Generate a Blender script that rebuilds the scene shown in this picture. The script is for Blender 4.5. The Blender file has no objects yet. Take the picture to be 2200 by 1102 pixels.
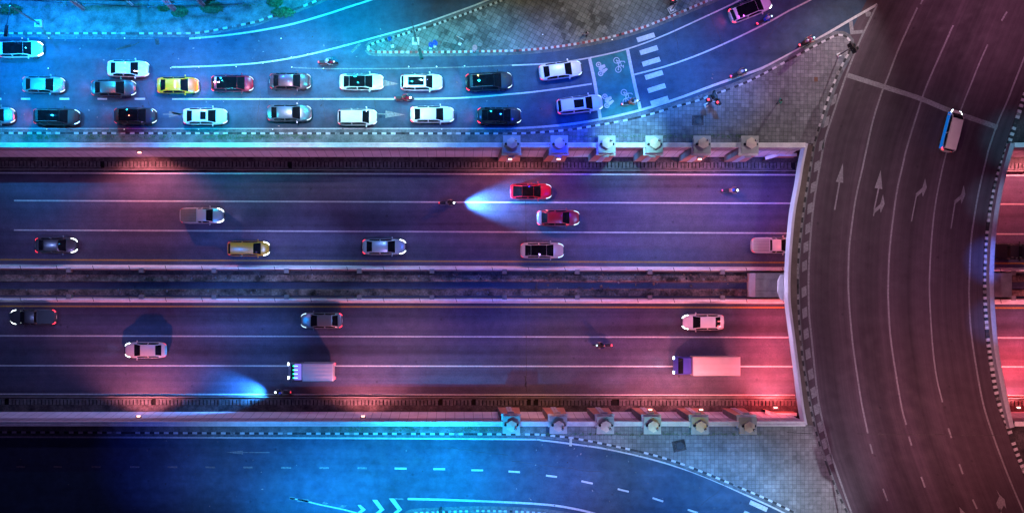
import bpy, bmesh, math, random
from mathutils import Vector, Matrix
from mathutils.geometry import tessellate_polygon
random.seed(7)
R = math.radians
C = bpy.context.scene.collection
sc = bpy.context.scene
# ------------------------------------------------------------------ camera, world, exposure
HC = 130.0                      # camera height above the street
def W(px, py, z=0.0):           # a point of the place, z metres above street level
    k = (HC - z) / 2600.0
    return Vector(((px - 980.0) * k, (608.0 - py) * k, z))
cam = bpy.data.cameras.new('camera'); camo = bpy.data.objects.new('camera', cam); C.objects.link(camo)
camo.location = (0, 0, HC); cam.lens = 36 * HC / 110.0; cam.sensor_width = 36
cam.shift_x = 120 / 2200; cam.shift_y = 57 / 2200; cam.clip_end = 1500; sc.camera = camo
wd = bpy.data.worlds.new('World'); sc.world = wd; wd.use_nodes = True
nt = wd.node_tree; bg = nt.nodes['Background']
sky = nt.nodes.new('ShaderNodeTexSky'); sky.sky_type = 'NISHITA'; sky.sun_disc = False
sky.sun_elevation = R(1.5); sky.sun_rotation = R(160)
glow = nt.nodes.new('ShaderNodeVectorMath'); glow.operation = 'MULTIPLY'; glow.inputs[1].default_value = (.42, .26, 1.2)   # violet city night sky
nt.links.new(sky.outputs[0], glow.inputs[0]); nt.links.new(glow.outputs[0], bg.inputs[0]); bg.inputs[1].default_value = 0.05
sc.view_settings.view_transform = 'Standard'; sc.view_settings.look = 'None'
sc.view_settings.exposure = 0.0; sc.view_settings.gamma = 1.0
# ------------------------------------------------------------------ night lights, most of them added pools and fills
def aim(o, d): o.rotation_euler = Vector(d).to_track_quat('-Z', 'Y').to_euler()
def pool(px, py, r, col, val, h=14.0, z=0.0, rad=0.12, squash=1.0, name='added_pool_light'):
    """a downward spot h metres over the ground at z, lighting a round pool of r metres"""
    l = bpy.data.lights.new(name, 'SPOT'); o = bpy.data.objects.new(name, l); C.objects.link(o)
    p = W(px, py, z); o.location = (p.x, p.y, z + h)
    l.spot_size = 2 * math.atan(r / h); l.spot_blend = 1.0; l.color = col; l.shadow_soft_size = rad
    l.energy = val / .09 * math.pi * 4 * math.pi * h * h
    return o
def beam(loc, target, deg, col, energy, rad=.1, blend=.6, name='lamp_beam', parent=None):
    l = bpy.data.lights.new(name, 'SPOT'); o = bpy.data.objects.new(name, l); C.objects.link(o)
    o.location = loc; aim(o, Vector(target) - Vector(loc))
    l.spot_size = R(deg); l.spot_blend = blend; l.color = col; l.shadow_soft_size = rad; l.energy = energy
    return o
ZR = -6.6; ZV = -6.1            # underpass road and verge
def W3(px, py, z): p = W(px, py, z); return (p.x, p.y, z)
# key lights added on the north side, one at the island lamp: they throw the cars' shadows towards the wall
for kx, ky, tx, ty, kz, kc, ke, kd in ((180,20,150,200,9,(.02,.42,1.0),6000,125),(620,40,560,210,9,(.05,.55,1.0),8500,125),(905,118,860,215,8.2,(.15,.75,.9),8000,140),
        (1230,60,1130,210,9,(.25,.4,1.0),4500,120),(380,120,390,220,9,(.6,.5,.9),3200,110)):
    beam(W3(kx, ky, kz), W3(tx, ty, 0), kd, kc, ke, .22, 1.0, 'key_lamp_light')
# tall lamps behind the junction and south of the plaza: long shadows over the paving
beam(W3(1968, -186, 8.6), W3(1745, 220, 0), 60, (.85,.75,.85), 13000, .15, 1.0, 'key_lamp_light')
beam(W3(1900, 1300, 10), W3(1740, 1000, 0), 66, (.75,.8,1.0), 9000, .15, 1.0, 'key_lamp_light')
# fill lights added in mid-air to brighten the western face of the bridge
for ky in (400, 500, 607, 715, 820):
    beam(W3(1630, ky, .3), W3(1700, ky, .2), 150, (.68, .58, 1.0), 520, .2, 1.0, 'bridge_fill_light')
# fill lights added over the median of the underpass, one to each side
for kx in (120, 480, 840, 1200, 1540):
    for ty in (400, 820):
        beam(W3(kx, 607, 7), W3(kx, ty, -5), 120, (.34, .22, .70), 2600, .3, 1.0, 'median_fill_light')
POOLS = [  # added pools of coloured light, mostly without lamps: pixel x, y over the ground, pool radius, light height, ground height, red, green, blue
#POOLS_BEGIN
(60,20,15,14,0,0.0005,0.0734,0.3536),
(230,70,14,14,0,0.0005,0.0681,0.1596),
(400,60,14,14,0,0.0004,0.0858,0.3050),
(560,60,13,14,0,0.0004,0.0164,0.0896),
(720,50,13,14,0,0.0005,0.1869,0.3191),
(640,0,10,14,0,0.0004,0.0090,0.0169),
(60,210,12,14,0,0.0005,0.1268,0.3180),
(210,130,10,14,0,0.0005,0.0203,0.0278),
(230,230,9,14,0,0.0242,0.0021,0.0014),
(110,160,7,14,0,0.0005,0.0296,0.0370),
(420,110,10,14,0,0.0004,0.0205,0.0256),
(470,250,10,14,0,0.0003,0.1024,0.1483),
(380,250,7,14,0,0.0002,0.0005,0.0713),
(640,210,10,14,0,0.0829,0.0736,0.1086),
(600,150,9,14,0,0.0004,0.0045,0.0137),
(760,170,10,14,0,0.0005,0.0442,0.0552),
(850,230,9,14,0,0.0628,0.0797,0.1176),
(860,150,10,14,0,0.0005,0.0969,0.1212),
(930,85,10,14,0,0.0119,0.0160,0.0200),
(960,240,9,14,0,0.0005,0.0067,0.0646),
(1010,60,12,14,0,0.0254,0.0203,0.0023),
(1020,140,9,14,0,0.0005,0.0950,0.1489),
(1120,200,11,14,0,0.0004,0.0130,0.1084),
(1180,90,11,14,0,0.0085,0.0068,0.0021),
(1120,60,10,14,0,0.0044,0.0035,0.0005),
(1200,250,9,14,0,0.0004,0.0006,0.0499),
(1230,160,8,14,0,0.0005,0.0005,0.0006),
(1310,235,7.5,14,0,0.0003,0.0101,0.1165),
(1400,180,9,14,0,0.0004,0.0221,0.1188),
(1500,170,9,14,0,0.0005,0.0346,0.1362),
(1350,290,5,14,0,0.0579,0.1624,0.2030),
(1290,110,10,14,0,0.0005,0.0054,0.0067),
(1320,40,12,14,0,0.0515,0.0412,0.0431),
(1420,60,9,14,0,0.0033,0.0110,0.0181),
(1440,90,10,14,0,0.0005,0.0103,0.0286),
(1550,100,11,14,0,0.0223,0.0149,0.0477),
(1530,240,10,14,0,0.0144,0.0138,0.0172),
(1650,60,12,14,0,0.0228,0.0014,0.0269),
(1740,130,9,14,0,0.0006,0.0042,0.0052),
(1610,220,10,14,0,0.0005,0.0004,0.0005),
(700,288,5,8,0,0.0003,0.0188,0.0236),
(470,292,5,8,0,0.0002,0.0044,0.0055),
(960,290,5,8,0,0.0005,0.0004,0.0005),
(1230,300,4,14,0,0.0004,0.0044,0.1524),
(470,1010,11,14,0,0.0074,0.0132,0.0364),
(600,1010,13,14,0,0.0049,0.0408,0.1243),
(740,1020,12,14,0,0.0021,0.0083,0.0287),
(880,1020,12,14,0,0.0041,0.1511,0.3046),
(900,1010,13,14,0,0.0028,0.0405,0.1354),
(1040,1020,12,14,0,0.0011,0.1173,0.2835),
(800,925,5,8,0,0.0004,0.0003,0.0004),
(1000,925,5,8,0,0.0017,0.0004,0.0004),
(1180,1020,9,14,0,0.0047,0.0360,0.1376),
(1220,1040,13,14,0,0.0313,0.0163,0.0362),
(1340,1020,12,14,0,0.0251,0.0275,0.0657),
(1500,1070,12,14,0,0.0006,0.0241,0.1304),
(1400,1000,11,14,0,0.0013,0.0336,0.0468),
(1600,1090,10,14,0,0.0321,0.0848,0.1538),
(1640,1010,11,14,0,0.0022,0.0013,0.0005),
(1480,940,10,14,0,0.0166,0.0130,0.0005),
(1260,920,6,14,0,0.0004,0.0004,0.0005),
(340,990,8,14,0,0.0010,0.0029,0.0294),
(700,1090,11,14,0,0.0026,0.1377,0.3417),
(1800,400,22,18,0,0.0384,0.0280,0.0308),
(1950,150,24,18,0,0.0135,0.0067,0.0128),
(1900,700,24,18,0,0.0441,0.0223,0.0334),
(2050,950,26,18,0,0.0861,0.0285,0.0306),
(1820,1000,16,18,0,0.0122,0.0135,0.0250),
(1800,60,14,18,0,0.0220,0.0100,0.0063),
(2150,0,16,18,0,0.0767,0.0296,0.0510),
(2000,500,22,18,0,0.0125,0.0028,0.0100),
(2125,430,3.2,18,0,0.0126,0.0205,0.0343),
(2122,560,3,18,0,0.0099,0.0263,0.1284),
(2128,690,3,18,0,0.0065,0.0192,0.0656),
(2170,300,4,18,0,0.0069,0.0243,0.0368),
(60,520,13,12,-6.6,0.0064,0.0092,0.0256),
(300,500,12,12,-6.6,0.0004,0.0037,0.0107),
(480,545,8,12,-6.6,0.0002,0.0099,0.0441),
(600,470,11,12,-6.6,0.0006,0.0006,0.0032),
(640,540,7,12,-6.6,0.0256,0.0361,0.1004),
(830,470,12,12,-6.6,0.0038,0.0074,0.0249),
(800,400,12,12,-6.6,0.0009,0.0003,0.0005),
(980,520,10,12,-6.6,0.0004,0.0030,0.0277),
(1250,540,11,12,-6.6,0.0011,0.0082,0.0406),
(1290,420,9,12,-6.6,0.0006,0.0011,0.0417),
(1380,480,12,12,-6.6,0.0065,0.0264,0.0733),
(1500,460,12,12,-6.6,0.0005,0.0136,0.0544),
(1560,540,10,12,-6.6,0.0005,0.0010,0.0038),
(1610,400,8,12,-6.6,0.0005,0.0127,0.1183),
(60,690,13,12,-6.6,0.0035,0.0044,0.0123),
(330,700,12,12,-6.6,0.0003,0.0053,0.0298),
(530,690,10,12,-6.6,0.0003,0.0213,0.0760),
(560,760,10,12,-6.6,0.0004,0.0006,0.0045),
(850,690,12,12,-6.6,0.0038,0.0148,0.0410),
(1000,740,11,12,-6.6,0.0005,0.0005,0.0015),
(1050,670,10,12,-6.6,0.0004,0.0076,0.0674),
(1200,700,11,12,-6.6,0.0036,0.0108,0.0299),
(900,800,12,12,-6.6,0.0488,0.0091,0.0021),
(1150,810,12,12,-6.6,0.0469,0.0139,0.0014),
(1350,720,12,12,-6.6,0.0038,0.0024,0.0208),
(1420,810,7,12,-6.6,0.0308,0.0074,0.0106),
(1600,790,8,5.8,-6.6,0.0339,0.0034,0.0059),
(1650,715,6,5.8,-6.6,0.2040,0.0234,0.0396),
(1650,835,7,5.8,-6.6,0.3595,0.0279,0.0300),
(2190,800,7,5.8,-6.6,0.6654,0.0378,0.0431),
(2190,700,6,5.8,-6.6,0.0946,0.0226,0.0382),
(2190,430,7,5.8,-6.6,0.0491,0.0005,0.0018),
(1650,780,6,5.8,-6.6,0.0929,0.0102,0.0116),
#POOLS_END
]
for px_, py_, r_, h_, z_, cr_, cg_, cb_ in POOLS:
    mx_ = max(cr_, cg_, cb_)
    if mx_ > .0015: pool(px_, py_, r_, (cr_ / mx_, cg_ / mx_, cb_ / mx_), mx_, h_, z_)
# ------------------------------------------------------------------ materials
MATS = {}
def newmat(name):
    m = bpy.data.materials.new(name); m.use_nodes = True
    return m, m.node_tree, m.node_tree.nodes['Principled BSDF']
def N(nt, t, **kw):
    n = nt.nodes.new(t)
    for k, v in kw.items():
        if k in n.inputs.keys(): n.inputs[k].default_value = v
        else: setattr(n, k, v)
    return n
def coords(nt, scale=(1, 1, 1), rot=0.0, uv=False):
    tc = N(nt, 'ShaderNodeTexCoord'); mp = N(nt, 'ShaderNodeMapping')
    mp.inputs['Scale'].default_value = scale; mp.inputs['Rotation'].default_value = (0, 0, rot)
    nt.links.new(tc.outputs['UV' if uv else 'Object'], mp.inputs[0]); return mp.outputs[0]
def noise(nt, co, scale, detail=4, rough=.55):
    n = N(nt, 'ShaderNodeTexNoise', Scale=scale, Detail=detail, Roughness=rough); nt.links.new(co, n.inputs['Vector']); return n.outputs[0]
def mapr(nt, v, a, b, c, d):
    n = N(nt, 'ShaderNodeMapRange'); nt.links.new(v, n.inputs[0])
    for i, x in enumerate((a, b, c, d)): n.inputs[i + 1].default_value = x
    return n.outputs[0]
def mul(nt, a, b):
    n = N(nt, 'ShaderNodeMath', operation='MULTIPLY')
    for i, x in enumerate((a, b)):
        if isinstance(x, (int, float)): n.inputs[i].default_value = x
        else: nt.links.new(x, n.inputs[i])
    return n.outputs[0]
def tint(nt, col, fac):         # colour times a scalar
    n = N(nt, 'ShaderNodeVectorMath', operation='SCALE')
    if isinstance(col, tuple): n.inputs[0].default_value = col[:3]
    else: nt.links.new(col, n.inputs[0])
    nt.links.new(fac, n.inputs['Scale']); return n.outputs[0]
def mat(name, col, rough=.7, metal=0.0, var=.15, scale=3.0, fine=40.0, coat=0.0, bump=0.0, spec=.5):
    if name in MATS: return MATS[name]
    m, nt, b = newmat(name)
    co = coords(nt); f = mapr(nt, noise(nt, co, scale), .3, .7, 1 - var, 1 + var)
    f = mul(nt, f, mapr(nt, noise(nt, co, fine, 2), .3, .7, 1 - var * .5, 1 + var * .5))
    nt.links.new(tint(nt, col, f), b.inputs['Base Color'])
    b.inputs['Roughness'].default_value = rough; b.inputs['Metallic'].default_value = metal
    b.inputs['Coat Weight'].default_value = coat; b.inputs['Specular IOR Level'].default_value = spec
    if bump:
        bp = N(nt, 'ShaderNodeBump', Strength=bump); nt.links.new(noise(nt, co, fine, 3), bp.inputs['Height']); nt.links.new(bp.outputs[0], b.inputs['Normal'])
    MATS[name] = m; return m
def emit(name, col, strength, base=(.05, .05, .05)):
    if name in MATS: return MATS[name]
    m, nt, b = newmat(name); b.inputs['Base Color'].default_value = (*base, 1)
    b.inputs['Emission Color'].default_value = (*col, 1); b.inputs['Emission Strength'].default_value = strength
    b.inputs['Roughness'].default_value = .2; MATS[name] = m; return m
def glass(name='dark_glass', col=(.008, .009, .011), rough=.04):
    if name in MATS: return MATS[name]
    m, nt, b = newmat(name); co = coords(nt)
    nt.links.new(tint(nt, col, mapr(nt, noise(nt, co, 2.5), .3, .7, .6, 1.5)), b.inputs['Base Color'])
    b.inputs['Roughness'].default_value = rough; b.inputs['Specular IOR Level'].default_value = .6
    MATS[name] = m; return m
def asphalt(name, col, streak=None, streak_amt=.3, patch=.22, grit=.35, uv=False, bands=None):
    m, nt, b = newmat(name); co = coords(nt, uv=uv)
    f = mapr(nt, noise(nt, co, .09, 5, .6), .3, .7, 1 - patch, 1 + patch)
    f = mul(nt, f, mapr(nt, noise(nt, co, 1.1, 5, .65), .3, .7, 1 - patch * .7, 1 + patch * .7))
    f = mul(nt, f, mapr(nt, noise(nt, co, 14, 3, .8), .3, .7, 1 - grit, 1 + grit))
    if streak:
        cs = coords(nt, scale=streak, uv=uv)
        f = mul(nt, f, mapr(nt, noise(nt, cs, 1.0, 3, .6), .32, .68, 1 - streak_amt, 1 + streak_amt))
    if bands:                   # dark oil bands down the middle of each lane (u runs across the road)
        tc = N(nt, 'ShaderNodeTexCoord'); sp = N(nt, 'ShaderNodeSeparateXYZ'); nt.links.new(tc.outputs['UV'], sp.inputs[0])
        rp = N(nt, 'ShaderNodeValToRGB'); nt.links.new(mapr(nt, sp.outputs[0], 0, 22, 0, 1), rp.inputs[0])
        el = rp.color_ramp.elements
        while len(el) > 1: el.remove(el[0])
        el[0].position = bands[0][0] / 22; el[0].color = (bands[0][1],) * 3 + (1,)
        for p, v in bands[1:]:
            e = el.new(p / 22); e.color = (v,) * 3 + (1,)
        f = mul(nt, f, rp.outputs[0])
    # small repairs and oil spots
    vo = N(nt, 'ShaderNodeTexVoronoi', Scale=.42); nt.links.new(co, vo.inputs['Vector'])
    f = mul(nt, f, mapr(nt, vo.outputs['Distance'], .03, .08, .62, 1.0))
    nt.links.new(tint(nt, col, f), b.inputs['Base Color'])
    rr = mapr(nt, noise(nt, co, .8, 3), .3, .7, .62, .9); nt.links.new(rr, b.inputs['Roughness'])
    b.inputs['Specular IOR Level'].default_value = .35
    bp = N(nt, 'ShaderNodeBump', Strength=.25, Distance=.02); nt.links.new(noise(nt, co, 18, 3), bp.inputs['Height']); nt.links.new(bp.outputs[0], b.inputs['Normal'])
    MATS[name] = m; return m
def paving(name, c1, c2, mortar, tile=.42, rot=0.0, dark_patches=0.0, offs=0.0, grime=.3):
    m, nt, b = newmat(name); co = coords(nt, rot=rot)
    br = N(nt, 'ShaderNodeTexBrick', Scale=1.0); br.offset = offs; br.squash = 1.0
    br.inputs['Brick Width'].default_value = tile; br.inputs['Row Height'].default_value = tile
    br.inputs['Mortar Size'].default_value = .022; br.inputs['Mortar Smooth'].default_value = .2; br.inputs['Bias'].default_value = 0
    br.inputs['Color1'].default_value = (*c1, 1); br.inputs['Color2'].default_value = (*c2, 1); br.inputs['Mortar'].default_value = (*mortar, 1)
    nt.links.new(co, br.inputs['Vector'])
    f = mapr(nt, noise(nt, co, .22, 5, .65), .3, .7, 1 - grime, 1 + grime)
    f = mul(nt, f, mapr(nt, noise(nt, co, 2.2, 4), .3, .7, 1 - grime * .5, 1 + grime * .5))
    f = mul(nt, f, mapr(nt, noise(nt, co, 16, 3), .3, .7, .82, 1.18))
    if dark_patches:            # weathered stones, darker and broken, in patches
        vo = N(nt, 'ShaderNodeTexVoronoi', Scale=1 / tile / 1.25, Randomness=.55); nt.links.new(co, vo.inputs['Vector'])
        sp = N(nt, 'ShaderNodeSeparateColor'); nt.links.new(vo.outputs['Color'], sp.inputs[0])
        stone = mapr(nt, sp.outputs[0], .45, .55, 0, 1)
        where = mapr(nt, noise(nt, co, .12, 3), .46, .58, 0, 1)
        f = mul(nt, f, mapr(nt, mul(nt, stone, where), 0, 1, 1, 1 - dark_patches))
    nt.links.new(tint(nt, br.outputs[0], f), b.inputs['Base Color'])
    b.inputs['Roughness'].default_value = .8
    bp = N(nt, 'ShaderNodeBump', Strength=.3, Distance=.02); nt.links.new(noise(nt, co, 12, 3), bp.inputs['Height']); nt.links.new(bp.outputs[0], b.inputs['Normal'])
    MATS[name] = m; return m
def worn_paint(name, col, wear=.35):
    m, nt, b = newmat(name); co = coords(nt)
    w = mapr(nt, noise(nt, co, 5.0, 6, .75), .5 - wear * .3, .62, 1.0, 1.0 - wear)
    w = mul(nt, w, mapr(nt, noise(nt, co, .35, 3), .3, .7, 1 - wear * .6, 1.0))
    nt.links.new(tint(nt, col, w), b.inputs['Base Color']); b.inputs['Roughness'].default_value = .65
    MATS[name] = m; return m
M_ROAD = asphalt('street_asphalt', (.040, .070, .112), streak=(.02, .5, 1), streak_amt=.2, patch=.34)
M_UNDER = asphalt('underpass_asphalt', (.075, .066, .105), streak=(.012, .55, 1), streak_amt=.4, patch=.2, grit=.35)
M_BRIDGE = asphalt('bridge_asphalt', (.066, .046, .056), streak=(2.2, .025, 1), streak_amt=.2, patch=.12, grit=.25, uv=True,
    bands=[(0,1.2),(1.6,1.15),(2.8,.75),(4.6,.95),(5.7,1.1),(6.7,.88),(8.0,.62),(9.4,.92),(10.3,1.08),(11.3,.78),(12.4,.62),(13.4,.9),(14.6,1.05),(15.7,.88),(17,.85),(19,.95),(22,.95)])
M_WHITE = worn_paint('white_road_paint', (.68, .68, .66))
M_WORN = worn_paint('worn_road_paint', (.34, .34, .33), .7)
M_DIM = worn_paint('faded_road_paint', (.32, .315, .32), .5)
M_YEL = worn_paint('yellow_road_paint', (.62, .33, .05))
M_GREEN = mat('green_road_coating', (.015, .16, .14), .7, var=.3, scale=1.2, fine=18)
M_PLAZA = paving('plaza_paving', (.21, .215, .215), (.135, .135, .14), (.085, .085, .085), .42, R(1), grime=.42)
M_PLAZA2 = paving('southern_plaza_paving', (.23, .225, .22), (.165, .16, .155), (.10, .095, .09), .44, 0, grime=.38)
M_ISLE = paving('island_paving', (.19, .21, .21), (.13, .145, .145), (.06, .06, .06), .5, R(28), dark_patches=.55, grime=.35)
M_PAVE = mat('stained_concrete_pavement', (.15, .155, .15), .85, var=.5, scale=.9, fine=9, bump=.2)
M_SIDE = mat('bridge_sidewalk_concrete', (.12, .095, .08), .85, var=.2, scale=1.2, fine=12)
M_KW = worn_paint('white_kerb_paint', (.66, .66, .64), .3)
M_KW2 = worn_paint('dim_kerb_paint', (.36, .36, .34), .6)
M_KB = mat('black_kerb_paint', (.02, .02, .022), .6, var=.3)
M_KR = mat('red_kerb_paint', (.30, .05, .05), .6, var=.3)
M_CONC = mat('pale_concrete', (.80, .78, .74), .75, var=.14, scale=1.0, fine=8)
M_CONC2 = mat('grey_concrete', (.2, .195, .19), .8, var=.2, scale=1.2, fine=8)
M_DIRT = mat('dirty_ledge', (.06, .05, .05), .95, var=.75, scale=.8, fine=6, bump=.3)
M_DIRT2 = mat('median_rubble_soil', (.20, .125, .095), .95, var=.85, scale=.9, fine=5, bump=.4)
M_SLAB = mat('drain_slab_concrete', (.11, .10, .10), .9, var=.45, scale=2, fine=9)
M_HOLE = mat('dark_gap', (.006, .006, .006), .95)
M_METAL = mat('grey_metal', (.22, .22, .23), .45, .7)
M_DMETAL = mat('dark_metal', (.03, .03, .034), .5, .4)
M_TERRA = mat('orange_rendered_wall', (.46, .22, .15), .75, var=.18, scale=1.5, fine=10)
M_LEAF = mat('leaf_green', (.035, .10, .03), .6, var=.4, scale=4)
M_BARK = mat('pinkish_trunk', (.35, .22, .21), .8, var=.3, scale=5)
M_SKIN = mat('skin', (.45, .27, .19), .5, var=.05)
M_BLACK = mat('black_rubber', (.015, .015, .016), .7)
# ------------------------------------------------------------------ mesh helpers
class MB:
    def __init__(s): s.v = []; s.f = []; s.m = []; s.mats = []; s.uv = None
    def mi(s, m):
        if m not in s.mats: s.mats.append(m)
        return s.mats.index(m)
    def face(s, pts, m):
        i = len(s.v); s.v += [tuple(p) for p in pts]; s.f.append(list(range(i, i + len(pts)))); s.m.append(s.mi(m))
    def box(s, c, size, m, rot=0.0, taper=1.0):
        cx, cy, cz = c; a, b_, h = (x / 2 for x in size); cr, sr = math.cos(rot), math.sin(rot); i = len(s.v)
        for dz, t in ((-h, 1.0), (h, taper)):
            for dx, dy in ((-a, -b_), (a, -b_), (a, b_), (-a, b_)):
                s.v.append((cx + (dx * cr - dy * sr) * t, cy + (dx * sr + dy * cr) * t, cz + dz))
        for q in ((3, 2, 1, 0), (4, 5, 6, 7), (0, 1, 5, 4), (1, 2, 6, 5), (2, 3, 7, 6), (3, 0, 4, 7)):
            s.f.append([i + k for k in q]); s.m.append(s.mi(m))
    def tube(s, p0, p1, r0, r1, m, n=8, cap=True):
        p0, p1 = Vector(p0), Vector(p1); d = (p1 - p0).normalized()
        u = d.orthogonal().normalized(); w = d.cross(u); i = len(s.v)
        for p, r in ((p0, r0), (p1, r1)):
            for k in range(n):
                a = 2 * math.pi * k / n; s.v.append(tuple(p + u * (r * math.cos(a)) + w * (r * math.sin(a))))
        for k in range(n):
            j = (k + 1) % n; s.f.append([i + k, i + j, i + n + j, i + n + k]); s.m.append(s.mi(m))
        if cap:
            s.f.append([i + k for k in range(n)][::-1]); s.m.append(s.mi(m)); s.f.append([i + n + k for k in range(n)]); s.m.append(s.mi(m))
    def lathe(s, prof, m, c=(0, 0, 0), n=16, axis='z'):
        i = len(s.v)
        for r, z in prof:
            for k in range(n):
                a = 2 * math.pi * k / n; x, y = r * math.cos(a), r * math.sin(a)
                p = (x, y, z) if axis == 'z' else (x, z, y)
                s.v.append((c[0] + p[0], c[1] + p[1], c[2] + p[2]))
        for q in range(len(prof) - 1):
            for k in range(n):
                j = (k + 1) % n; s.f.append([i + q * n + k, i + q * n + j, i + (q + 1) * n + j, i + (q + 1) * n + k]); s.m.append(s.mi(m))
    def grid(s, rows, m, close=False):
        i = len(s.v); n = len(rows[0])
        for r in rows: s.v += [tuple(p) for p in r]
        for a in range(len(rows) - 1):
            for b_ in range(n - 1):
                s.f.append([i + a * n + b_, i + (a + 1) * n + b_, i + (a + 1) * n + b_ + 1, i + a * n + b_ + 1]); s.m.append(s.mi(m))
    def build(s, name, parent=None, smooth=False, recalc=False):
        me = bpy.data.meshes.new(name); me.from_pydata(s.v, [], s.f); me.update()
        for m in s.mats: me.materials.append(m)
        me.polygons.foreach_set('material_index', s.m)
        if smooth: me.polygons.foreach_set('use_smooth', [True] * len(s.f))
        if recalc:
            bm = bmesh.new(); bm.from_mesh(me); bmesh.ops.remove_doubles(bm, verts=bm.verts, dist=.0005)
            bmesh.ops.recalc_face_normals(bm, faces=bm.faces); bm.to_mesh(me); bm.free()
        o = bpy.data.objects.new(name, me); C.objects.link(o)
        if parent: o.parent = parent
        return o
def tag(o, label=None, cat=None, group=None, kind=None):
    if label: o['label'] = label
    if cat: o['category'] = cat
    if group: o['group'] = group
    if kind: o['kind'] = kind
    return o
def thing(name, label, cat, loc=(0, 0, 0), rz=0.0, group=None):
    o = bpy.data.objects.new(name, None); C.objects.link(o); o.location = loc; o.rotation_euler = (0, 0, rz)
    o.empty_display_size = .3
    return tag(o, label, cat, group)
def struct(o): o['kind'] = 'structure'; return o
def curve(pts, z=0.0, step=.35):
    """pixel points -> an evenly spaced Catmull-Rom polyline in the world"""
    P = [W(x, y, z) for x, y in pts]; P = [P[0] * 2 - P[1]] + P + [P[-1] * 2 - P[-2]]; out = []
    for i in range(1, len(P) - 2):
        a, b_, c, d = P[i - 1:i + 3]; n = max(2, int((c - b_).length / .3))
        for k in range(n):
            t = k / n
            out.append(.5 * ((2 * b_) + (c - a) * t + (2 * a - 5 * b_ + 4 * c - d) * t * t + (3 * b_ - 3 * c + d - a) * t ** 3))
    out.append(P[-2]); res = [out[0]]; acc = 0
    for a, b_ in zip(out, out[1:]):
        L = (b_ - a).length
        while acc + L >= step and L > 1e-6:
            t = (step - acc) / L; a = a.lerp(b_, t); res.append(a); L = (b_ - a).length; acc = 0
        acc += L
    if (res[-1] - out[-1]).length > .02: res.append(out[-1])
    return res
def normals(c):
    out = []
    for i in range(len(c)):
        d = c[min(i + 1, len(c) - 1)] - c[max(i - 1, 0)]; d.z = 0; d.normalize(); out.append(Vector((-d.y, d.x, 0)))
    return out
def ribbon(mb, c, o1, o2, z, m):
    n = normals(c)
    for i in range(len(c) - 1):
        q = [c[i] + n[i] * o1, c[i + 1] + n[i + 1] * o1, c[i + 1] + n[i + 1] * o2, c[i] + n[i] * o2]
        mb.face([(p.x, p.y, z) for p in q], m)
def profile_sweep(mb, c, prof, m, mats=None):
    """sweep a list of (offset, z) along c"""
    n = normals(c)
    for k in range(len(prof) - 1):
        mm = mats[k] if mats else m
        for i in range(len(c) - 1):
            q = []
            for j, (o, z) in ((i, prof[k]), (i + 1, prof[k]), (i + 1, prof[k + 1]), (i, prof[k + 1])):
                p = c[j] + n[j] * o; q.append((p.x, p.y, z))
            mb.face(q, mm)
def kerb(pts, period, w, cols, label_mb, z=0.0, h=.16, off=0.0, fade=()):
    c = curve(pts, z, step=period / 2); n = normals(c)
    for i in range(len(c) - 1):
        m = cols[i % 2]; j = i + 1; rk_ = (i * 7919 + 13 * len(c)) % 97
        if rk_ < 5: m = M_DIRT
        elif rk_ < 12: m = mat('scuffed_kerb', (.2, .2, .19), .8, var=.6, scale=7)
        a0, a1 = c[i] + n[i] * (off - w / 2), c[i] + n[i] * (off + w / 2); b0, b1 = c[j] + n[j] * (off - w / 2), c[j] + n[j] * (off + w / 2)
        e = Vector((0, 0, 0)); zt = z + h
        lo = [Vector((p.x, p.y, z - .02)) for p in (a0, b0, b1, a1)]; hi = [Vector((p.x, p.y, zt)) for p in (a0, b0, b1, a1)]
        label_mb.face(hi, m)
        for s_ in range(4): label_mb.face([lo[s_], lo[(s_ + 1) % 4], hi[(s_ + 1) % 4], hi[s_]], m)
    return c
def poly(mb, pts3, m):
    tris = tessellate_polygon([[Vector(p) for p in pts3]]); i = len(mb.v); mb.v += [tuple(p) for p in pts3]
    for t in tris:
        a, b_, c = (Vector(pts3[k]) for k in t)
        if (b_ - a).cross(c - a).z < 0: t = t[::-1]
        mb.f.append([i + k for k in t]); mb.m.append(mb.mi(m))
def flat(mb, pts, z, m, zp=0.0):  # polygon from pixel points lying on height zp, drawn at z
    poly(mb, [(p.x, p.y, z) for p in (W(x, y, zp) for x, y in pts)], m)
# ------------------------------------------------------------------ traced outlines (pixel points on street level)
QK = [(-300,286),(0,286.6),(300,287),(600,287.3),(900,287.5),(1100,287.5),(1143.6,286),(1187,283),(1230.7,278.7),(1274,271.5),(1317.8,264),(1361,255.5),(1405,244),(1448,230.8),(1492,219),(1535.5,203),(1576,188.7),(1616.8,171.3),(1650,154),(1682,136.5),(1717,117.6),(1755,97),(1775,87),(1792,78.4),(1807,76),(1818.4,81.3),(1827,93),(1824,112),(1817,125),(1808,142),(1796.6,165.5),(1780.7,206),(1769,241),(1759,273),(1747.5,314),(1738.6,367),(1727,440),(1719.7,498),(1715.3,541),(1713,595),(1714.5,661.6),(1718,719.7),(1725.5,786.5),(1736,850),(1746,902),(1762.6,963),(1778,1004),(1793.3,1045),(1813.8,1090),(1840,1140),(1880,1220)]
DECKL = [(1725.5,310),(1716,355),(1709.5,396),(1698,460),(1690.6,541),(1687.7,600),(1688.5,650),(1693.5,691),(1701,749),(1709.5,815.5),(1717,875),(1724,911)]
DECKR = [(2172.6,312),(2160,355),(2149.4,396),(2137.8,460),(2130.5,526.8),(2127.6,599),(2130.5,670),(2137.8,748.7),(2149.4,815.5),(2162.5,878),(2171,914.7)]
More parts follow.
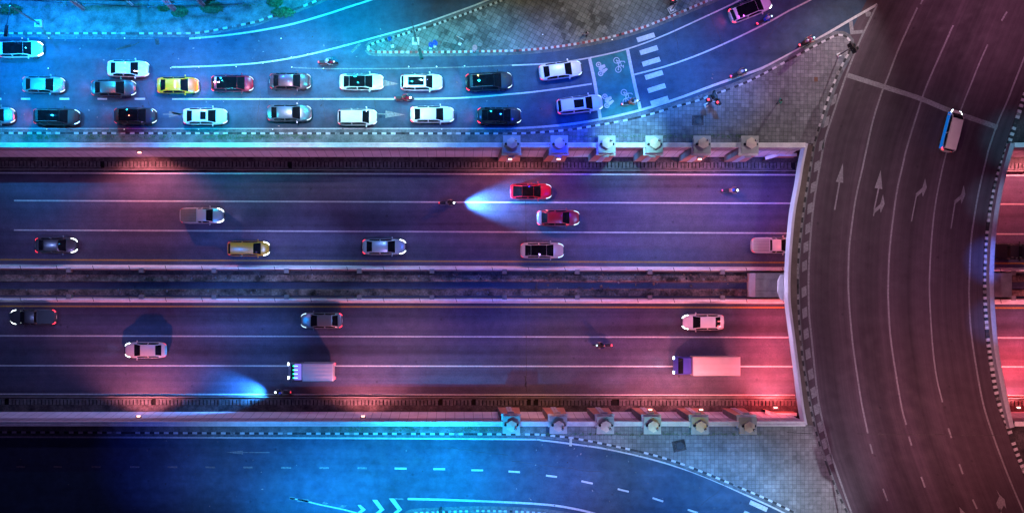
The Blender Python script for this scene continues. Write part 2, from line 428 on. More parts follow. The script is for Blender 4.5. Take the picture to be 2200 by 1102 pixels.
RK = [(2290,-60),(2250,50),(2222,140),(2197.3,215),(2184,255.5),(2172.6,290),(2164,316.5),(2158,335),(2143.6,375.8),(2132,425),(2124.7,468.7),(2119.8,512),(2117.5,556),(2116,599),(2116,632.6),(2118,682),(2123.3,740),(2130.5,792),(2139.3,841.6),(2149.4,878),(2164.5,914.7),(2177,953),(2192.6,994),(2215,1045),(2250,1130)]
BK = [(-300,927),(0,927.5),(300,928.8),(550,930),(1100,932),(1164,933.4),(1222.8,939),(1279,949),(1330,959.5),(1381.5,971),(1432.7,985),(1484,1003),(1535,1023.5),(1586,1045),(1650,1072.5),(1709,1101.6),(1770,1135),(1850,1190)]
ISU = [(790,104),(797,97),(811,91.5),(840,82.8),(898.4,65.3),(936,53.7),(985.5,36.3),(1029,20.3),(1072.6,4.4),(1130,-20),(1250,-75)]
ISL = [(790,104),(795,110.5),(811,112.7),(869,113),(956.5,112.7),(1030,111.5),(1100,110),(1158,106),(1216,98.7),(1274,88.6),(1332,75.5),(1390,56.6),(1448,33.4),(1492,14.5),(1527,0),(1580,-25),(1700,-90)]
NBK = [(-300,72.6),(0,72.6),(250,72.6),(406,72.6),(450,68),(479,62.4),(508,56.6),(550,48),(579,37.7),(622.6,24.7),(666,8.7),(720,-15),(850,-80)]
EX = 320.0
yN = W(0, 309, 0).y; yS = W(0, 913, 0).y          # outer feet of the parapets
def yl(a, b): return lambda px: a + (b - a) * px / 1700.0
# ------------------------------------------------------------------ ground: street level north and south, underpass floor
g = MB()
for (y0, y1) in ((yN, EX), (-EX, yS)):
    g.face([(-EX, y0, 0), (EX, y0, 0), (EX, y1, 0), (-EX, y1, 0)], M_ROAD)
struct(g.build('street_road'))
u = MB(); zu = ZR
yTop, yBot = W(0, 300, ZR).y, W(0, 900, ZR).y
u.face([(-EX, yBot, zu), (EX, yBot, zu), (EX, yTop, zu), (-EX, yTop, zu)], M_UNDER)
struct(u.build('underpass_road'))
# bridge road: strip with u across (metres) and v along
def strip_uv(name, left, right, z, m, cols=12, parent=None):
    nL = len(left); me = bpy.data.meshes.new(name); vs = []; fs = []; uvs = []
    acc = 0; vv = [0]
    for i in range(1, nL): acc += (left[i] - left[i - 1]).length; vv.append(acc)
    for i in range(nL):
        for k in range(cols + 1):
            p = left[i].lerp(right[i], k / cols); vs.append((p.x, p.y, z))
    for i in range(nL - 1):
        for k in range(cols):
            a = i * (cols + 1) + k; b_ = a + cols + 1; fs.append((a, b_, b_ + 1, a + 1))
            uvs += [(k / cols * 21, vv[i]), (k / cols * 21, vv[i + 1]), ((k + 1) / cols * 21, vv[i + 1]), ((k + 1) / cols * 21, vv[i])]
    me.from_pydata(vs, [], fs); me.materials.append(m); ul = me.uv_layers.new()
    for i, uvc in enumerate(uvs): ul.data[i].uv = uvc
    o = bpy.data.objects.new(name, me); C.objects.link(o); o.parent = parent; return o
def resample(c, n):
    d = [0]
    for a, b_ in zip(c, c[1:]): d.append(d[-1] + (b_ - a).length)
    out = []; j = 0
    for k in range(n):
        t = d[-1] * k / (n - 1)
        while j < len(d) - 2 and d[j + 1] < t: j += 1
        f = (t - d[j]) / max(1e-6, d[j + 1] - d[j]); out.append(c[j].lerp(c[j + 1], min(1, max(0, f))))
    return out
LW = [(2010,-200),(1940,-90),(1885,10),(1851.8,78.4),(1835.8,116),(1821,154),(1804,203),(1789.4,246.8),(1773,297),(1766,332),(1754.5,396),(1747,448),(1741.5,506.5),(1737.7,575),(1737,618),(1738.6,676),(1744.4,734),(1752,810),(1760,871),(1770.3,917),(1783,968.5),(1798.5,1014.5),(1813.8,1058),(1829,1100),(1850,1150),(1890,1240)]
L4 = [(2330,-200),(2280,-80),(2235,40),(2198.8,129),(2181,174),(2164,217.8),(2143.6,264),(2124.7,319),(2120,338),(2103,410.7),(2091.4,477.4),(2085.5,526.8),(2082.6,599),(2082,632.6),(2085.5,705),(2097,786.5),(2113.3,871),(2136.3,943),(2162,1012),(2180,1055.5),(2199,1100),(2225,1160),(2270,1250)]
cl = curve(LW, 0); cr = curve(L4, 0)
nA = normals(cl); nB = normals(cr)
cl2 = [p - n * 0 for p, n in zip(cl, nA)]
LFT = resample(cl2, 150); RGT = resample(cr, 150)
# widen to the kerbs: extend the row beyond both edge lines
LF2 = [a.lerp(b_, -.075) for a, b_ in zip(LFT, RGT)]; RG2 = [a.lerp(b_, 1.10) for a, b_ in zip(LFT, RGT)]
struct(strip_uv('bridge_road', LF2, RG2, .004, M_BRIDGE, 14))
# ------------------------------------------------------------------ raised pavements
def slab(name, outline, m, z=.15, zp=0.0):
    b_ = MB(); poly(b_, [(p.x, p.y, z) for p in outline], m)
    for a, c in zip(outline, outline[1:] + outline[:1]):
        b_.face([(a.x, a.y, zp - .02), (c.x, c.y, zp - .02), (c.x, c.y, z), (a.x, a.y, z)], m)
    return struct(b_.build(name))
qk = curve(QK, 0, .5)
i_tip = next(i for i, p in enumerate(qk) if p.x > W(1760, 0).x)          # start of the plaza tip
i_par = next(i for i, p in enumerate(qk) if i > i_tip + 20 and p.y < W(0, 309).y)
i_s = next(i for i, p in enumerate(qk) if p.y < W(0, 913).y and i > i_par)
i_pl = next(i for i, p in enumerate(qk) if p.x > W(1180, 0).x)
dl = curve(DECKL, 0, .5); dr = curve(DECKR, 0, .5)
zN = [Vector((p.x, p.y, 0)) for p in qk]
slab('verge_pavement', zN[:i_pl + 1] + [Vector((zN[i_pl].x, yN, 0)), Vector((zN[0].x, yN, 0))], M_PAVE)
slab('plaza_pavement', zN[i_pl:i_par + 1] + [Vector((zN[i_par].x, yN, 0)), Vector((dl[0].x, yN, 0)), Vector((zN[i_pl].x, yN, 0))], M_PLAZA)
# sidewalk along the bridge
sw = zN[i_par:i_s + 1]; ins = list(reversed(dl)); ins = [Vector((p.x + .12, p.y, 0)) for p in ins]
slab('bridge_sidewalk', sw + ins, M_SIDE, z=.148)
bk = curve(BK, 0, .5)
# south: verge strip and plaza
x_pl = W(1180, 0).x
vs_ = [p for p in bk if p.x <= x_pl]; pl_ = [p for p in bk if p.x >= x_pl and p.y > W(0, 1185).y]
slab('southern_verge_pavement', [Vector((vs_[0].x, yS, 0)), Vector((vs_[-1].x, yS, 0))] + vs_[::-1], M_PAVE)
tail = [p for p in zN[i_s:] if p.y > W(0, 1185).y]
slab('southern_plaza_pavement', [Vector((pl_[0].x, yS, 0)), Vector((tail[0].x, yS, 0))] + tail + pl_[::-1], M_PLAZA2)
isu = curve(ISU, 0, .4); isl = curve(ISL, 0, .4)
slab('island_pavement', isu + isl[::-1][:-1], M_ISLE)
nb = curve(NBK, 0, .5)
slab('northern_bank_pavement', [Vector((nb[0].x, 60, 0))] + nb + [Vector((nb[-1].x, 60, 0))], M_PAVE)
rk = curve(RK, 0, .4)
i1 = next(i for i, p in enumerate(rk) if p.y < yN); i2 = next(i for i, p in enumerate(rk) if p.y < yS)
slab('eastern_verge_north', rk[:i1] + [Vector((rk[i1].x, yN, 0)), Vector((EX, yN, 0)), Vector((EX, rk[0].y, 0))], M_DIRT)
slab('eastern_verge_south', [Vector((rk[i2].x, yS, 0))] + rk[i2 + 1:] + [Vector((EX, rk[-1].y, 0)), Vector((EX, yS, 0))], M_DIRT)
# bottom island (just inside the lower edge)
BI = [(870,1112),(885,1102.5),(915,1100.5),(946,1099),(990,1097.3),(1034,1096.4),(1100,1097.7),(1161,1101.6),(1210,1108),(1270,1120),(1340,1140),(1420,1170)]
bi = curve(BI, 0, .4)
slab('lower_island_pavement', bi + [Vector((bi[-1].x, bi[-1].y - 6, 0)), Vector((bi[0].x, bi[0].y - 8, 0))], M_PAVE)
# kerbs (painted blocks), one object per kerb line
def kerb_obj(name, pts, period, w, cols, **k):
    b_ = MB(); kerb(pts, period, w, cols, b_, h=.165, **k); return struct(b_.build(name))
kerb_obj('black_and_white_kerb', QK[:34], 1.0, .22, (M_KW, M_KB))
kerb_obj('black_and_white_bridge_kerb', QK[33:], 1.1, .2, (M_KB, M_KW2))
kerb_obj('checkered_bridge_kerb', RK, .64, .42, (M_KB, M_KW))
kerb_obj('black_and_white_southern_kerb', BK, 1.02, .22, (M_KW, M_KB))
kerb_obj('black_and_white_island_kerb', ISU, .58, .24, (M_KW, M_KB))
kerb_obj('red_and_white_island_kerb', ISL, .62, .24, (M_KW, M_KR))
kerb_obj('faded_northern_kerb', NBK, 1.0, .2, (M_KW, mat('faded_kerb', (.14, .08, .08), .8)))
kerb_obj('white_lower_island_kerb', BI, .6, .22, (M_KW, mat('faded_kerb2', (.2, .12, .14), .8)))
# worn concrete gutters between the asphalt and the kerbs
M_GUT = mat('gutter_concrete', (.12, .13, .135), .85, var=.45, scale=1.4, fine=7)
gq = MB()
for pts_, o1, o2 in ((QK[:34], .11, .48), (QK[33:], .10, .24), (BK, -.42, -.11), (ISU, .12, .42), (ISL, -.45, -.12), (NBK, -.40, -.10), (BI, .12, .5)):
    ribbon(gq, curve(pts_, 0, .5), o1, o2, .0195, M_GUT)
struct(gq.build('gutters'))
# ------------------------------------------------------------------ painted markings, street level
mk = MB(); Z1 = .0085
def line(pts, w, m=None, zp=0.0, z=None, mb=None):
    ribbon(mb or mk, curve(pts, zp, .3), -w / 2, w / 2, (Z1 if z is None else z), m or M_WHITE)
line([(0,277.2),(400,277.4),(1100,277)], .16)
line([(1100,277),(1187,271.5),(1274,260),(1361,241),(1448,215),(1535.5,183),(1593.6,162.6),(1650,141),(1751.6,87),(1824,45),(1885,10)], .26)
for a, b_ in ((-20,3),(45,65),(127.8,148.7),(209.6,230),(289.5,311.6)): line([(a,213),(b_,213)], .2)
line([(370,213.4),(700,213.2),(956.5,212),(1100,202.5),(1187,193),(1271.3,180.8)], .17)
line([(1362.8,161),(1434,142),(1506.5,116),(1579,84),(1650,49),(1693.6,24.7),(1745.8,-2),(1850,-62)], .17)
line([(87,82.7),(250,82.9),(330,83)], .12, M_WORN); line([(406.5,83.6),(450,80),(493.6,75.5),(550,67.5),(622.6,53.7),(695,33.4),(753,14.5),(801,-1),(880,-30)], .2)
line([(368.7,145),(420,143.7),(464.6,142),(550,136.5),(637,123.4),(724,103),(811,79.5),(898.4,55),(985.5,24.7),(1055,-2),(1200,-65)], .17)
line([(630,146),(700,148),(840,148),(985.5,145),(1100,140.5)], .12, M_WORN); line([(1100,141),(1187,136.5),(1265.5,125),(1346.8,106),(1419,80),(1506.5,40.6),(1593.6,-1),(1700,-60)], .15)
line([(700+55,113),(774,94)], .28, M_WORN)
# stop lines and the green advance box
flat(mk, [(1267,125.5),(1347,106),(1374,237),(1290,256.5)], .0052, M_GREEN)
line([(1266.5,125),(1278,180),(1290,257)], .34, z=.0125); line([(1348,106.5),(1361,170),(1376,238)], .34, z=.0125)
for cx, cy in ((1387.5,80),(1394,107.4),(1399,132),(1405,160.6),(1410.7,188.7),(1417,216)):
    flat(mk, [(cx-20.5,cy+2),(cx+17,cy-9.5),(cx+20.5,cy+.5),(cx-17,cy+12)], Z1, M_WHITE)
def bar(mb, a, b_, w, z, m, zp=0.0):
    p, q = W(*a, zp), W(*b_, zp); d = (q - p).normalized(); n = Vector((-d.y, d.x, 0)) * w / 2
    mb.face([(v.x, v.y, z) for v in (p - n, q - n, q + n, p + n)], m)
def ring(mb, c, r, w, z, m):
    p = W(*c); K = 20
    for i in range(K):
        a, b_ = 2 * math.pi * i / K, 2 * math.pi * (i + 1) / K
        mb.face([(p.x + rr * math.cos(t), p.y + rr * math.sin(t), z) for rr, t in ((r - w, a), (r, a), (r, b_), (r - w, b_))], m)
def bicycle_sign(ox, oy):
    z = .0105
    for dx, dy in ((0,0),(4,19.5)): ring(mk, (ox+dx, oy+dy), .34, .075, z, M_WHITE); ring(mk, (ox+dx, oy+dy), .08, .07, z, M_WHITE)
    for a, b_ in (((0,0),(8,2)),((8,2),(4,9)),((4,9),(4,19)),((4,9),(0,0)),((8,2),(11,12)),((11,12),(5,12)),((8,2),(17,2)),((17,2),(18,5)),((11,12),(15,13)),((15,10),(15,16))):
        bar(mk, (ox+a[0], oy+a[1]), (ox+b_[0], oy+b_[1]), .075, z, M_WHITE)
bicycle_sign(1324.5, 130.5); bicycle_sign(1340.5, 199)
def scooter_sign(ox, oy):
    z = .0105
    for dx, dy in ((0,0),(4.5,19)): ring(mk, (ox+dx, oy+dy), .29, .11, z, M_WHITE); ring(mk, (ox+dx, oy+dy), .1, .09, z, M_WHITE)
    flat(mk, [(ox+5,oy+2),(ox+13,oy-1),(ox+15,oy+5),(ox+8,oy+10),(ox+9,oy+14),(ox+1,oy+12),(ox,oy+7)], z, M_WHITE)
    flat(mk, [(ox+9,oy+11),(ox+17,oy+7),(ox+20,oy+10),(ox+12,oy+18),(ox+8,oy+18)], z, M_WHITE)
scooter_sign(1286, 139.5); scooter_sign(1299.5, 208)
# straight-on arrows in the queue lanes
def arrow(tip, tail, hl, hw, sw_, m, mb=None, z=None, zp=0.0):
    mb = mb or mk; z = Z1 if z is None else z
    a, b_ = W(*tip, zp), W(*tail, zp); d = (b_ - a).normalized(); n = Vector((-d.y, d.x, 0)); h = a + d * hl
    mb.face([(v.x, v.y, z) for v in (a, h + n * hw / 2, h - n * hw / 2)], m)
    mb.face([(v.x, v.y, z) for v in (h + n * sw_ / 2, b_ + n * sw_ / 2, b_ - n * sw_ / 2, h - n * sw_ / 2)], m)
arrow((870,247),(806,245), 2.1, .8, .14, M_WORN); arrow((858,181),(800,178), 1.75, .75, .1, M_WORN); arrow((395,246),(350,246), 1.6, .7, .12, M_WORN)
bar(mk, (370,242), (392,247), .2, Z1, M_WORN)
# bottom road
line([(-20,937.8),(0,938),(300,939),(550,939.8),(1100,943),(1164,945.4),(1228,953),(1292,962),(1356,975),(1420,991.5),(1484,1012),(1548,1037.6),(1612,1067),(1690,1104),(1800,1165)], .18)
for a, b_, y, m in ((34.5,54,1002,M_WORN),(115,133,1002,M_WORN),(196.6,216,1002,M_WORN),(279.5,299.5,1002.3,M_WORN),(360,381,1002.5,M_WORN),(441.5,462,1003,M_WORN),(522.6,543,1003.3,M_WORN),(604,625.5,1003.8,M_WORN),(686,706.6,1004.2,M_WORN),(768,788,1004.8,M_WORN),(848,873.5,1005.6,M_WHITE),(931,956,1006.8,M_WHITE),(1012.7,1037.8,1009.4,M_WHITE)):
    line([(a,y),(b_,y+.3)], .19, m)
for a in ((1092.6,1012,1117,1013.5),(1173,1020.8,1196.7,1023.8),(1249,1032.8,1273.5,1038),(1327,1049.8,1351,1055.6),(1402,1069,1425,1076.5),(1477.5,1094,1499,1101),(1548,1122,1568,1131)):
    line([a[:2], a[2:]], .19)
arrow((487,971),(579,971.5), 1.75, .42, .09, M_WORN)
line([(876,1071),(960,1073),(1100,1078.7),(1176.8,1083.6),(1228,1091),(1274,1101.6),(1340,1122)], .22); line([(848,1070.5),(867,1071.5)], .14, M_WORN)
line([(623,1069.8),(650,1074),(686,1083),(730,1092),(767.6,1101.6),(800,1112)], .15)
line([(622,1069),(634,1071)], .3, M_WORN); line([(639,1074),(664,1075)], .3, M_WORN)
for cx in (782, 822, 860):
    sc_ = {782: .62, 822: 1, 860: 1.1}[cx]; t0 = 1102 - 29 * sc_; 
    flat(mk, [(cx-22*sc_,t0),(cx-12*sc_,t0),(cx+4,1094),(cx-6,1094)], Z1, M_WHITE); flat(mk, [(cx+4,1094),(cx-14,1108),(cx-24,1108),(cx-6,1094)], Z1, M_WHITE)
flat(mk, [(697,1077),(706,1081),(700,1083),(692,1080)], Z1, M_WORN); flat(mk, [(733,1084),(746,1085),(738,1090),(728,1089)], Z1, M_WORN)
flat(mk, [(1613,1073.5),(1650,1090),(1646,1099),(1609,1082)], Z1, M_WHITE); flat(mk, [(1600,1096),(1640,1114),(1636,1122),(1596,1104)], Z1, M_WHITE)
# gore by the plaza tip
Z2 = .0125
flat(mk, [(1824,48),(1831.5,45.5),(1835,74),(1827,75)], Z2, M_DIM); flat(mk, [(1834,66.5),(1854.5,65),(1853,72.5),(1834.5,74)], Z2, M_DIM)
flat(mk, [(1859,28),(1866,25),(1872,28),(1869,36),(1861,36.5)], Z2, M_DIM)
mk_o = struct(mk.build('street_markings'))
# bridge markings
bm_ = MB()
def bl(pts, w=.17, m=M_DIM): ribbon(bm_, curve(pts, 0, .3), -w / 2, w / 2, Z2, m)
bl([p for p in LW[2:]], .2)
bl([(1970.8,17.4),(1949,64),(1928.7,110),(1911,157),(1899.7,186),(1894,200),(1876.5,255.5),(1862,319),(1853,361),(1838.7,425),(1828.6,495),(1824,541),(1822.5,599),(1824,647),(1831.5,734),(1843,816),(1852,871),(1864.5,930.6)], .18)
bl([(2047.8,55),(2022,113),(1999,165),(1980.5,213),(1949,315),(1940,352.6),(1927,410.7),(1917,483),(1911,541),(1908.5,599),(1908.4,647),(1912.8,719.7),(1923,792),(1937,874),(1947,912)], .18)
bl([(2121.8,96.4),(2103,139),(2085.5,183),(2068,226.5),(2052,272),(2034.7,323.6),(2021.7,375.8),(2010,436.8),(2002.8,497.8),(1997.9,570),(1997,632.6),(2002.8,734),(2011.5,806.8),(2024.6,863.4)], .16)
bl(L4, .18)
for a in ((1984,-4,1977.5,10),(1869.3,953,1874.7,973.6),(1897,1049,1906.7,1075.4),(1925,1140,1936,1165),(1952.5,937,1958.4,956.4),(1979,1023.5,1987.3,1046.5),(2037.3,919.3,2044,940.3),(2060.8,996,2068.5,1017.6),(2089.7,1072,2099,1092.6),(2163.4,26,2151.7,45)):
    bl([a[:2], a[2:]], .18)
def bflat(pts, m=M_DIM): flat(bm_, pts, Z2, m)
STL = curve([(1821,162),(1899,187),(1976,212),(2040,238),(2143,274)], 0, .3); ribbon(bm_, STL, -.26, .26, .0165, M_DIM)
for cx, cy in ((1792,215),(1776,262),(1765,313),(1754.5,358),(1747,403),(1740,448),(1735.5,491),(1731.5,531),(1728.5,571.6),(1727.5,627),(1729,672),(1732,717),(1736,760),(1742,804),(1747.8,843),(1754.4,879),(1763,917),(1772,953),(1781.5,987)):
    dxl = (cy - 610) / 28.0 * -.6
    k = (0 if cy < 610 else 0); sl = (.16 if cy < 610 else -.22) * abs(cy - 610) / 300 * 11
    bflat([(cx-5.5+sl*.9,cy-8),(cx+5+sl*.9,cy-14),(cx+5.5-sl*.9,cy+7),(cx-5-sl*.9,cy+13)], M_DIM)
# lane arrows on the bridge
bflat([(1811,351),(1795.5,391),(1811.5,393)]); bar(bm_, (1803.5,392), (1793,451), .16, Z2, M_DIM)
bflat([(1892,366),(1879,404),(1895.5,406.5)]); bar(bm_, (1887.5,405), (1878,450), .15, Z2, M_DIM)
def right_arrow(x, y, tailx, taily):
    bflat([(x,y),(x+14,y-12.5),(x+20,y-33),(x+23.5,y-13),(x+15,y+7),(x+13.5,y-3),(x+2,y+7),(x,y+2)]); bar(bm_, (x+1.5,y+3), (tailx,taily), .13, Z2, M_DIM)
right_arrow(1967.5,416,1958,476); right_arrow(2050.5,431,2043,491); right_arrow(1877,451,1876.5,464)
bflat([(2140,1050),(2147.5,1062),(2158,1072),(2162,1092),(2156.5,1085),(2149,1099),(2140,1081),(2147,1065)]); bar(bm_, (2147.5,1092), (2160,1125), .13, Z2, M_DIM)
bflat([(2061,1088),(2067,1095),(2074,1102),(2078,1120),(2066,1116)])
struct(bm_.build('bridge_markings'))
# underpass markings
um = MB(); zm = ZR + .006
def ul(y0, y1700, w, m, x0=-60, x1=2330):
    f = yl(y0, y1700); line([(x, f(x)) for x in (x0, (x0 + x1) / 2, x1)], w, m, zp=ZR, z=zm, mb=um)
ul(371.8, 376, .15, M_WHITE); ul(431, 437, .15, M_WHITE, 30); ul(494.2, 501, .15, M_WHITE, 30); ul(557.8, 564, .16, M_YEL)
ul(657.5, 660.5, .16, M_YEL); ul(721, 724.5, .15, M_WHITE); ul(785, 787, .15, M_WHITE); ul(846, 848.5, .14, M_WHITE)
struct(um.build('underpass_markings'))
# ------------------------------------------------------------------ retaining walls with parapets
BXW, BXE = W(1725, 0).x, W(2171, 0).x
def wall(name, side, x0, x1, label):
    """side +1: north wall, -1: south wall"""
    t = thing(name, label, 'retaining wall', (0, 0, 0)); s = side
    yo = yN if s > 0 else -yS                       # outer foot, as a distance
    ot = .005 * (1 if s > 0 else 1)
    def sw(prof, m, nm, mats=None):
        b_ = MB()
        for (oa, za), (ob, zb) in zip(prof, prof[1:]):
            b_.face([(x0, s * oa, za), (x1, s * oa, za), (x1, s * ob, zb), (x0, s * ob, zb)], m)
        for x in (x0, x1):
            pass
        return b_.build(nm, t)
    # parapet: outer face, raised outer rib, flat channel, raised inner rib, upper fascia
    sw([(yo, -.05), (yo, .95), (yo - .16, .97), (yo - .17, .90), (yo - .33, .90), (yo - .34, .95), (yo - .50, .95), (yo - .52, .80)], M_CONC, 'parapet')
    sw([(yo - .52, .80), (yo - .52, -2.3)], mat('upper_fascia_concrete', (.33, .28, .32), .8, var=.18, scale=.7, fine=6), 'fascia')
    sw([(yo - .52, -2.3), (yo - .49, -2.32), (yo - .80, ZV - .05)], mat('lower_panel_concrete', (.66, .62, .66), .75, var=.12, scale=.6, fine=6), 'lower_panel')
    # vertical joints between the facing panels
    b_ = MB(); x = x0 + .6
    while x < min(x1, 70):
        if x > -62:
            b_.box((x, s * (yo - .517), -.8), (.03, .02, 3.0), M_DIRT)
            b_.face([(x - .015, s * (yo - .492), -2.35), (x + .015, s * (yo - .492), -2.35), (x + .015, s * (yo - .806), ZV), (x - .015, s * (yo - .806), ZV)], M_DIRT)
        x += 1.02
    b_.build('panel_joints', t)
    return t
wall('retaining_wall', 1, -EX, BXW, 'long pale concrete retaining wall and parapet below the queue of cars')
wall('retaining_wall', -1, -EX, BXW, 'long pale concrete retaining wall and parapet above the blue lit lower road')
wall('retaining_wall', 1, BXE, EX, 'short stretch of retaining wall east of the bridge in the upper right')
wall('retaining_wall', -1, BXE, EX, 'short stretch of retaining wall east of the bridge in the lower right')
# verge ledges with slotted drain covers, kerb rail
def verge(side, xs):
    """pixel lines on the verge: wall foot, slab row, kerb line"""
    s = side
    if s > 0: foot, sa, sb, ka, kb = yl(331, 333), yl(346.5, 350), yl(360, 364), yl(363, 366), yl(368.5, 372)
    else:     foot, sa, sb, ka, kb = yl(886, 888), yl(869, 871), yl(855.5, 858), yl(853, 855), yl(848.5, 850.5)
    for (x0, x1) in xs:
        b_ = MB(); 
        def P(x, f, z): return W(x, f(x), z)
        def quad(fa, fb, za, zb, m):
            n_ = 12
            for i in range(n_):
                a, c = x0 + (x1 - x0) * i / n_, x0 + (x1 - x0) * (i + 1) / n_
                b_.face([P(a, fa, za), P(c, fa, za), P(c, fb, zb), P(a, fb, zb)], m)
        far = (lambda q: foot(q) - 14 * s)
        quad(far, sa, ZV, ZV, M_DIRT); quad(sb, ka, ZV, ZV, M_DIRT)
        struct(b_.build('dirt_ledge'))
        b_ = MB(); quad(sa, sb, ZV - .35, ZV - .35, M_HOLE); struct(b_.build('drain_channel'))
        # slabs with gaps
        b_ = MB(); x = x0; rnd = random.Random(s * 7 + int(x0)); k = 0
        while x < x1:
            w = 5.6; k += 1
            if rnd.random() > .025:
                g_ = 2.2 + rnd.uniform(-.5, .5); zz = ZV + .02 + rnd.uniform(-.01, .02); j = rnd.uniform(-.5, .5)
                q = [W(x, sa(x) + s * j, zz), W(x + 7.9 - g_, sa(x) + s * j, zz), W(x + 7.9 - g_, sb(x) + s * j, zz), W(x, sb(x) + s * j, zz)]
                b_.face(q, M_SLAB)
                for m_, n_ in ((0, 1), (1, 2), (2, 3), (3, 0)):
                    b_.face([q[m_], q[n_], q[n_] - Vector((0, 0, .1)), q[m_] - Vector((0, 0, .1))], M_SLAB)
                # stubs tying the cover together along the outer edge
                e0 = W(x + 7.9 - g_, sb(x) + s * j, zz); e1 = W(x + 7.9, sb(x), zz)
                b_.face([e0, e1, e1 + Vector((0, -s * -.12, 0)), e0 + Vector((0, -s * -.12, 0))], M_SLAB)
            x += 7.9
        struct(b_.build('drain_covers'))
        # low concrete kerb with a rusty gutter beside the carriageway
        b_ = MB(); n_ = 30
        for i in range(n_):
            a, c = x0 + (x1 - x0) * i / n_, x0 + (x1 - x0) * (i + 1) / n_
            z1 = ZV + .1; ka2 = lambda q: ka(q) + 2.0 * s
            b_.face([P(a, ka, z1), P(c, ka, z1), P(c, ka2, z1), P(a, ka2, z1)], M_CONC2)
            b_.face([P(a, ka, z1), P(c, ka, z1), P(c, ka, ZV), P(a, ka, ZV)], M_CONC2)
            b_.face([P(a, ka2, z1), P(c, ka2, z1), P(c, ka2, ZR), P(a, ka2, ZR)], M_CONC2)
            b_.face([P(a, ka2, ZR + .01), P(c, ka2, ZR + .01), P(c, kb, ZR + .01), P(a, kb, ZR + .01)], M_DIRT)
        struct(b_.build('underpass_kerb'))
verge(1, [(-60, 1745), (2110, 2330)]); verge(-1, [(-60, 1745), (2110, 2330)])
# ------------------------------------------------------------------ median: trench with rubble, two barriers
def median():
    b_ = MB(); f = lambda a, b2: yl(a, b2)
    rows = [(581, 586, ZR + .05), (590, 592, ZR + .15), (604, 604, ZR + .35), (606, 606, ZR - .1), (620, 620, ZR - .12), (623, 623, ZR + .25), (634, 636, ZR + .1)]
    mats = [M_DIRT, M_DIRT2, M_DIRT2, mat('wet_dark_channel', (.022, .024, .03), .5, var=.5, scale=1.5), M_DIRT2, M_DIRT2]
    for k in range(6):
        for i in range(60):
            a, c = -60 + 40 * i, -60 + 40 * (i + 1)
            q = []
            for x, r in ((a, rows[k]), (c, rows[k]), (c, rows[k + 1]), (a, rows[k + 1])):
                h = random.Random(int(x) * 31 + int(r[0])).uniform(-.05, .09) if 0 < k < 5 else 0
                q.append(W(x, yl(r[0], r[1] if not 1100 < x else r[1])(x), r[2] + h))
            b_.face(q, mats[k])
    # rubble and litter lying on the soil
    rnd = random.Random(3)
    for i in range(420):
        x = rnd.uniform(-20, 1660) if i % 3 else rnd.uniform(900, 1640); y = rnd.choice((rnd.uniform(590, 603), rnd.uniform(622, 634), rnd.uniform(590, 634) if x > 1150 else rnd.uniform(591, 602)))
        p = W(x, y, ZR + .38); sz = rnd.uniform(.05, .28) * (1.2 if x > 1150 else 1)
        b_.box((p.x, p.y, ZR + .3), (sz, sz * rnd.uniform(.3, 1), rnd.uniform(.05, .3)), rnd.choice((M_DIRT2, M_DIRT2, M_SLAB, M_DIRT, M_CONC2)), rnd.uniform(0, 3), .8)
    struct(b_.build('median_trench'))
median()
for n_, (outer, inner, lab) in enumerate((((569.5, 575), (579.5, 584.5), 'long white concrete median barrier on the upper side of the rubble trench'),
                                          ((647.5, 651), (637.5, 640), 'long white concrete median barrier on the lower side of the rubble trench'))):
    t = thing('median_barrier', lab, 'barrier')
    zb = ZR + .85
    fo, fi = yl(*outer), yl(*inner)
    b_ = MB(); s = 1 if n_ == 0 else -1
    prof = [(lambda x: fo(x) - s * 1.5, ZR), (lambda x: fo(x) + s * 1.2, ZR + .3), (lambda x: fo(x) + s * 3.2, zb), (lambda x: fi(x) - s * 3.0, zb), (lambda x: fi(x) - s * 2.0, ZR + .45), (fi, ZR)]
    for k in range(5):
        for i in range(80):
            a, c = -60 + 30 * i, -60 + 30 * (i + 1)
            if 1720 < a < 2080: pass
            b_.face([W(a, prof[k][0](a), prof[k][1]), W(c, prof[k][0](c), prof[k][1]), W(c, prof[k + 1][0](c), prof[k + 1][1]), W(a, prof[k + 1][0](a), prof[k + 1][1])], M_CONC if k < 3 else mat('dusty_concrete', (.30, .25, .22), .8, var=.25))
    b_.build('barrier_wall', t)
    for i in range(14):                         # bracket blocks along the inner face
        x = 148 + 156 * i - (78 if i > 20 else 0)
        if x < -20 or 1690 < x < 2110 or x > 2250: continue
        p = W(x, fi(x) + s * .5, ZR + .7); b_ = MB(); b_.box((p.x, p.y, ZR + .45), (.52, .5, .9), M_CONC2); b_.build('bracket_block', t)
    b_ = MB()                                    # expansion joints
    for i in range(30):
        x = 44 + 78 * i
        if x > 2250: break
        p = W(x, (fo(x) + fi(x)) / 2, zb); b_.box((p.x, p.y, zb - .02), (.05, .5, .06), M_HOLE, .3)
    tag(b_.build('expansion_joints', t), kind='stuff')
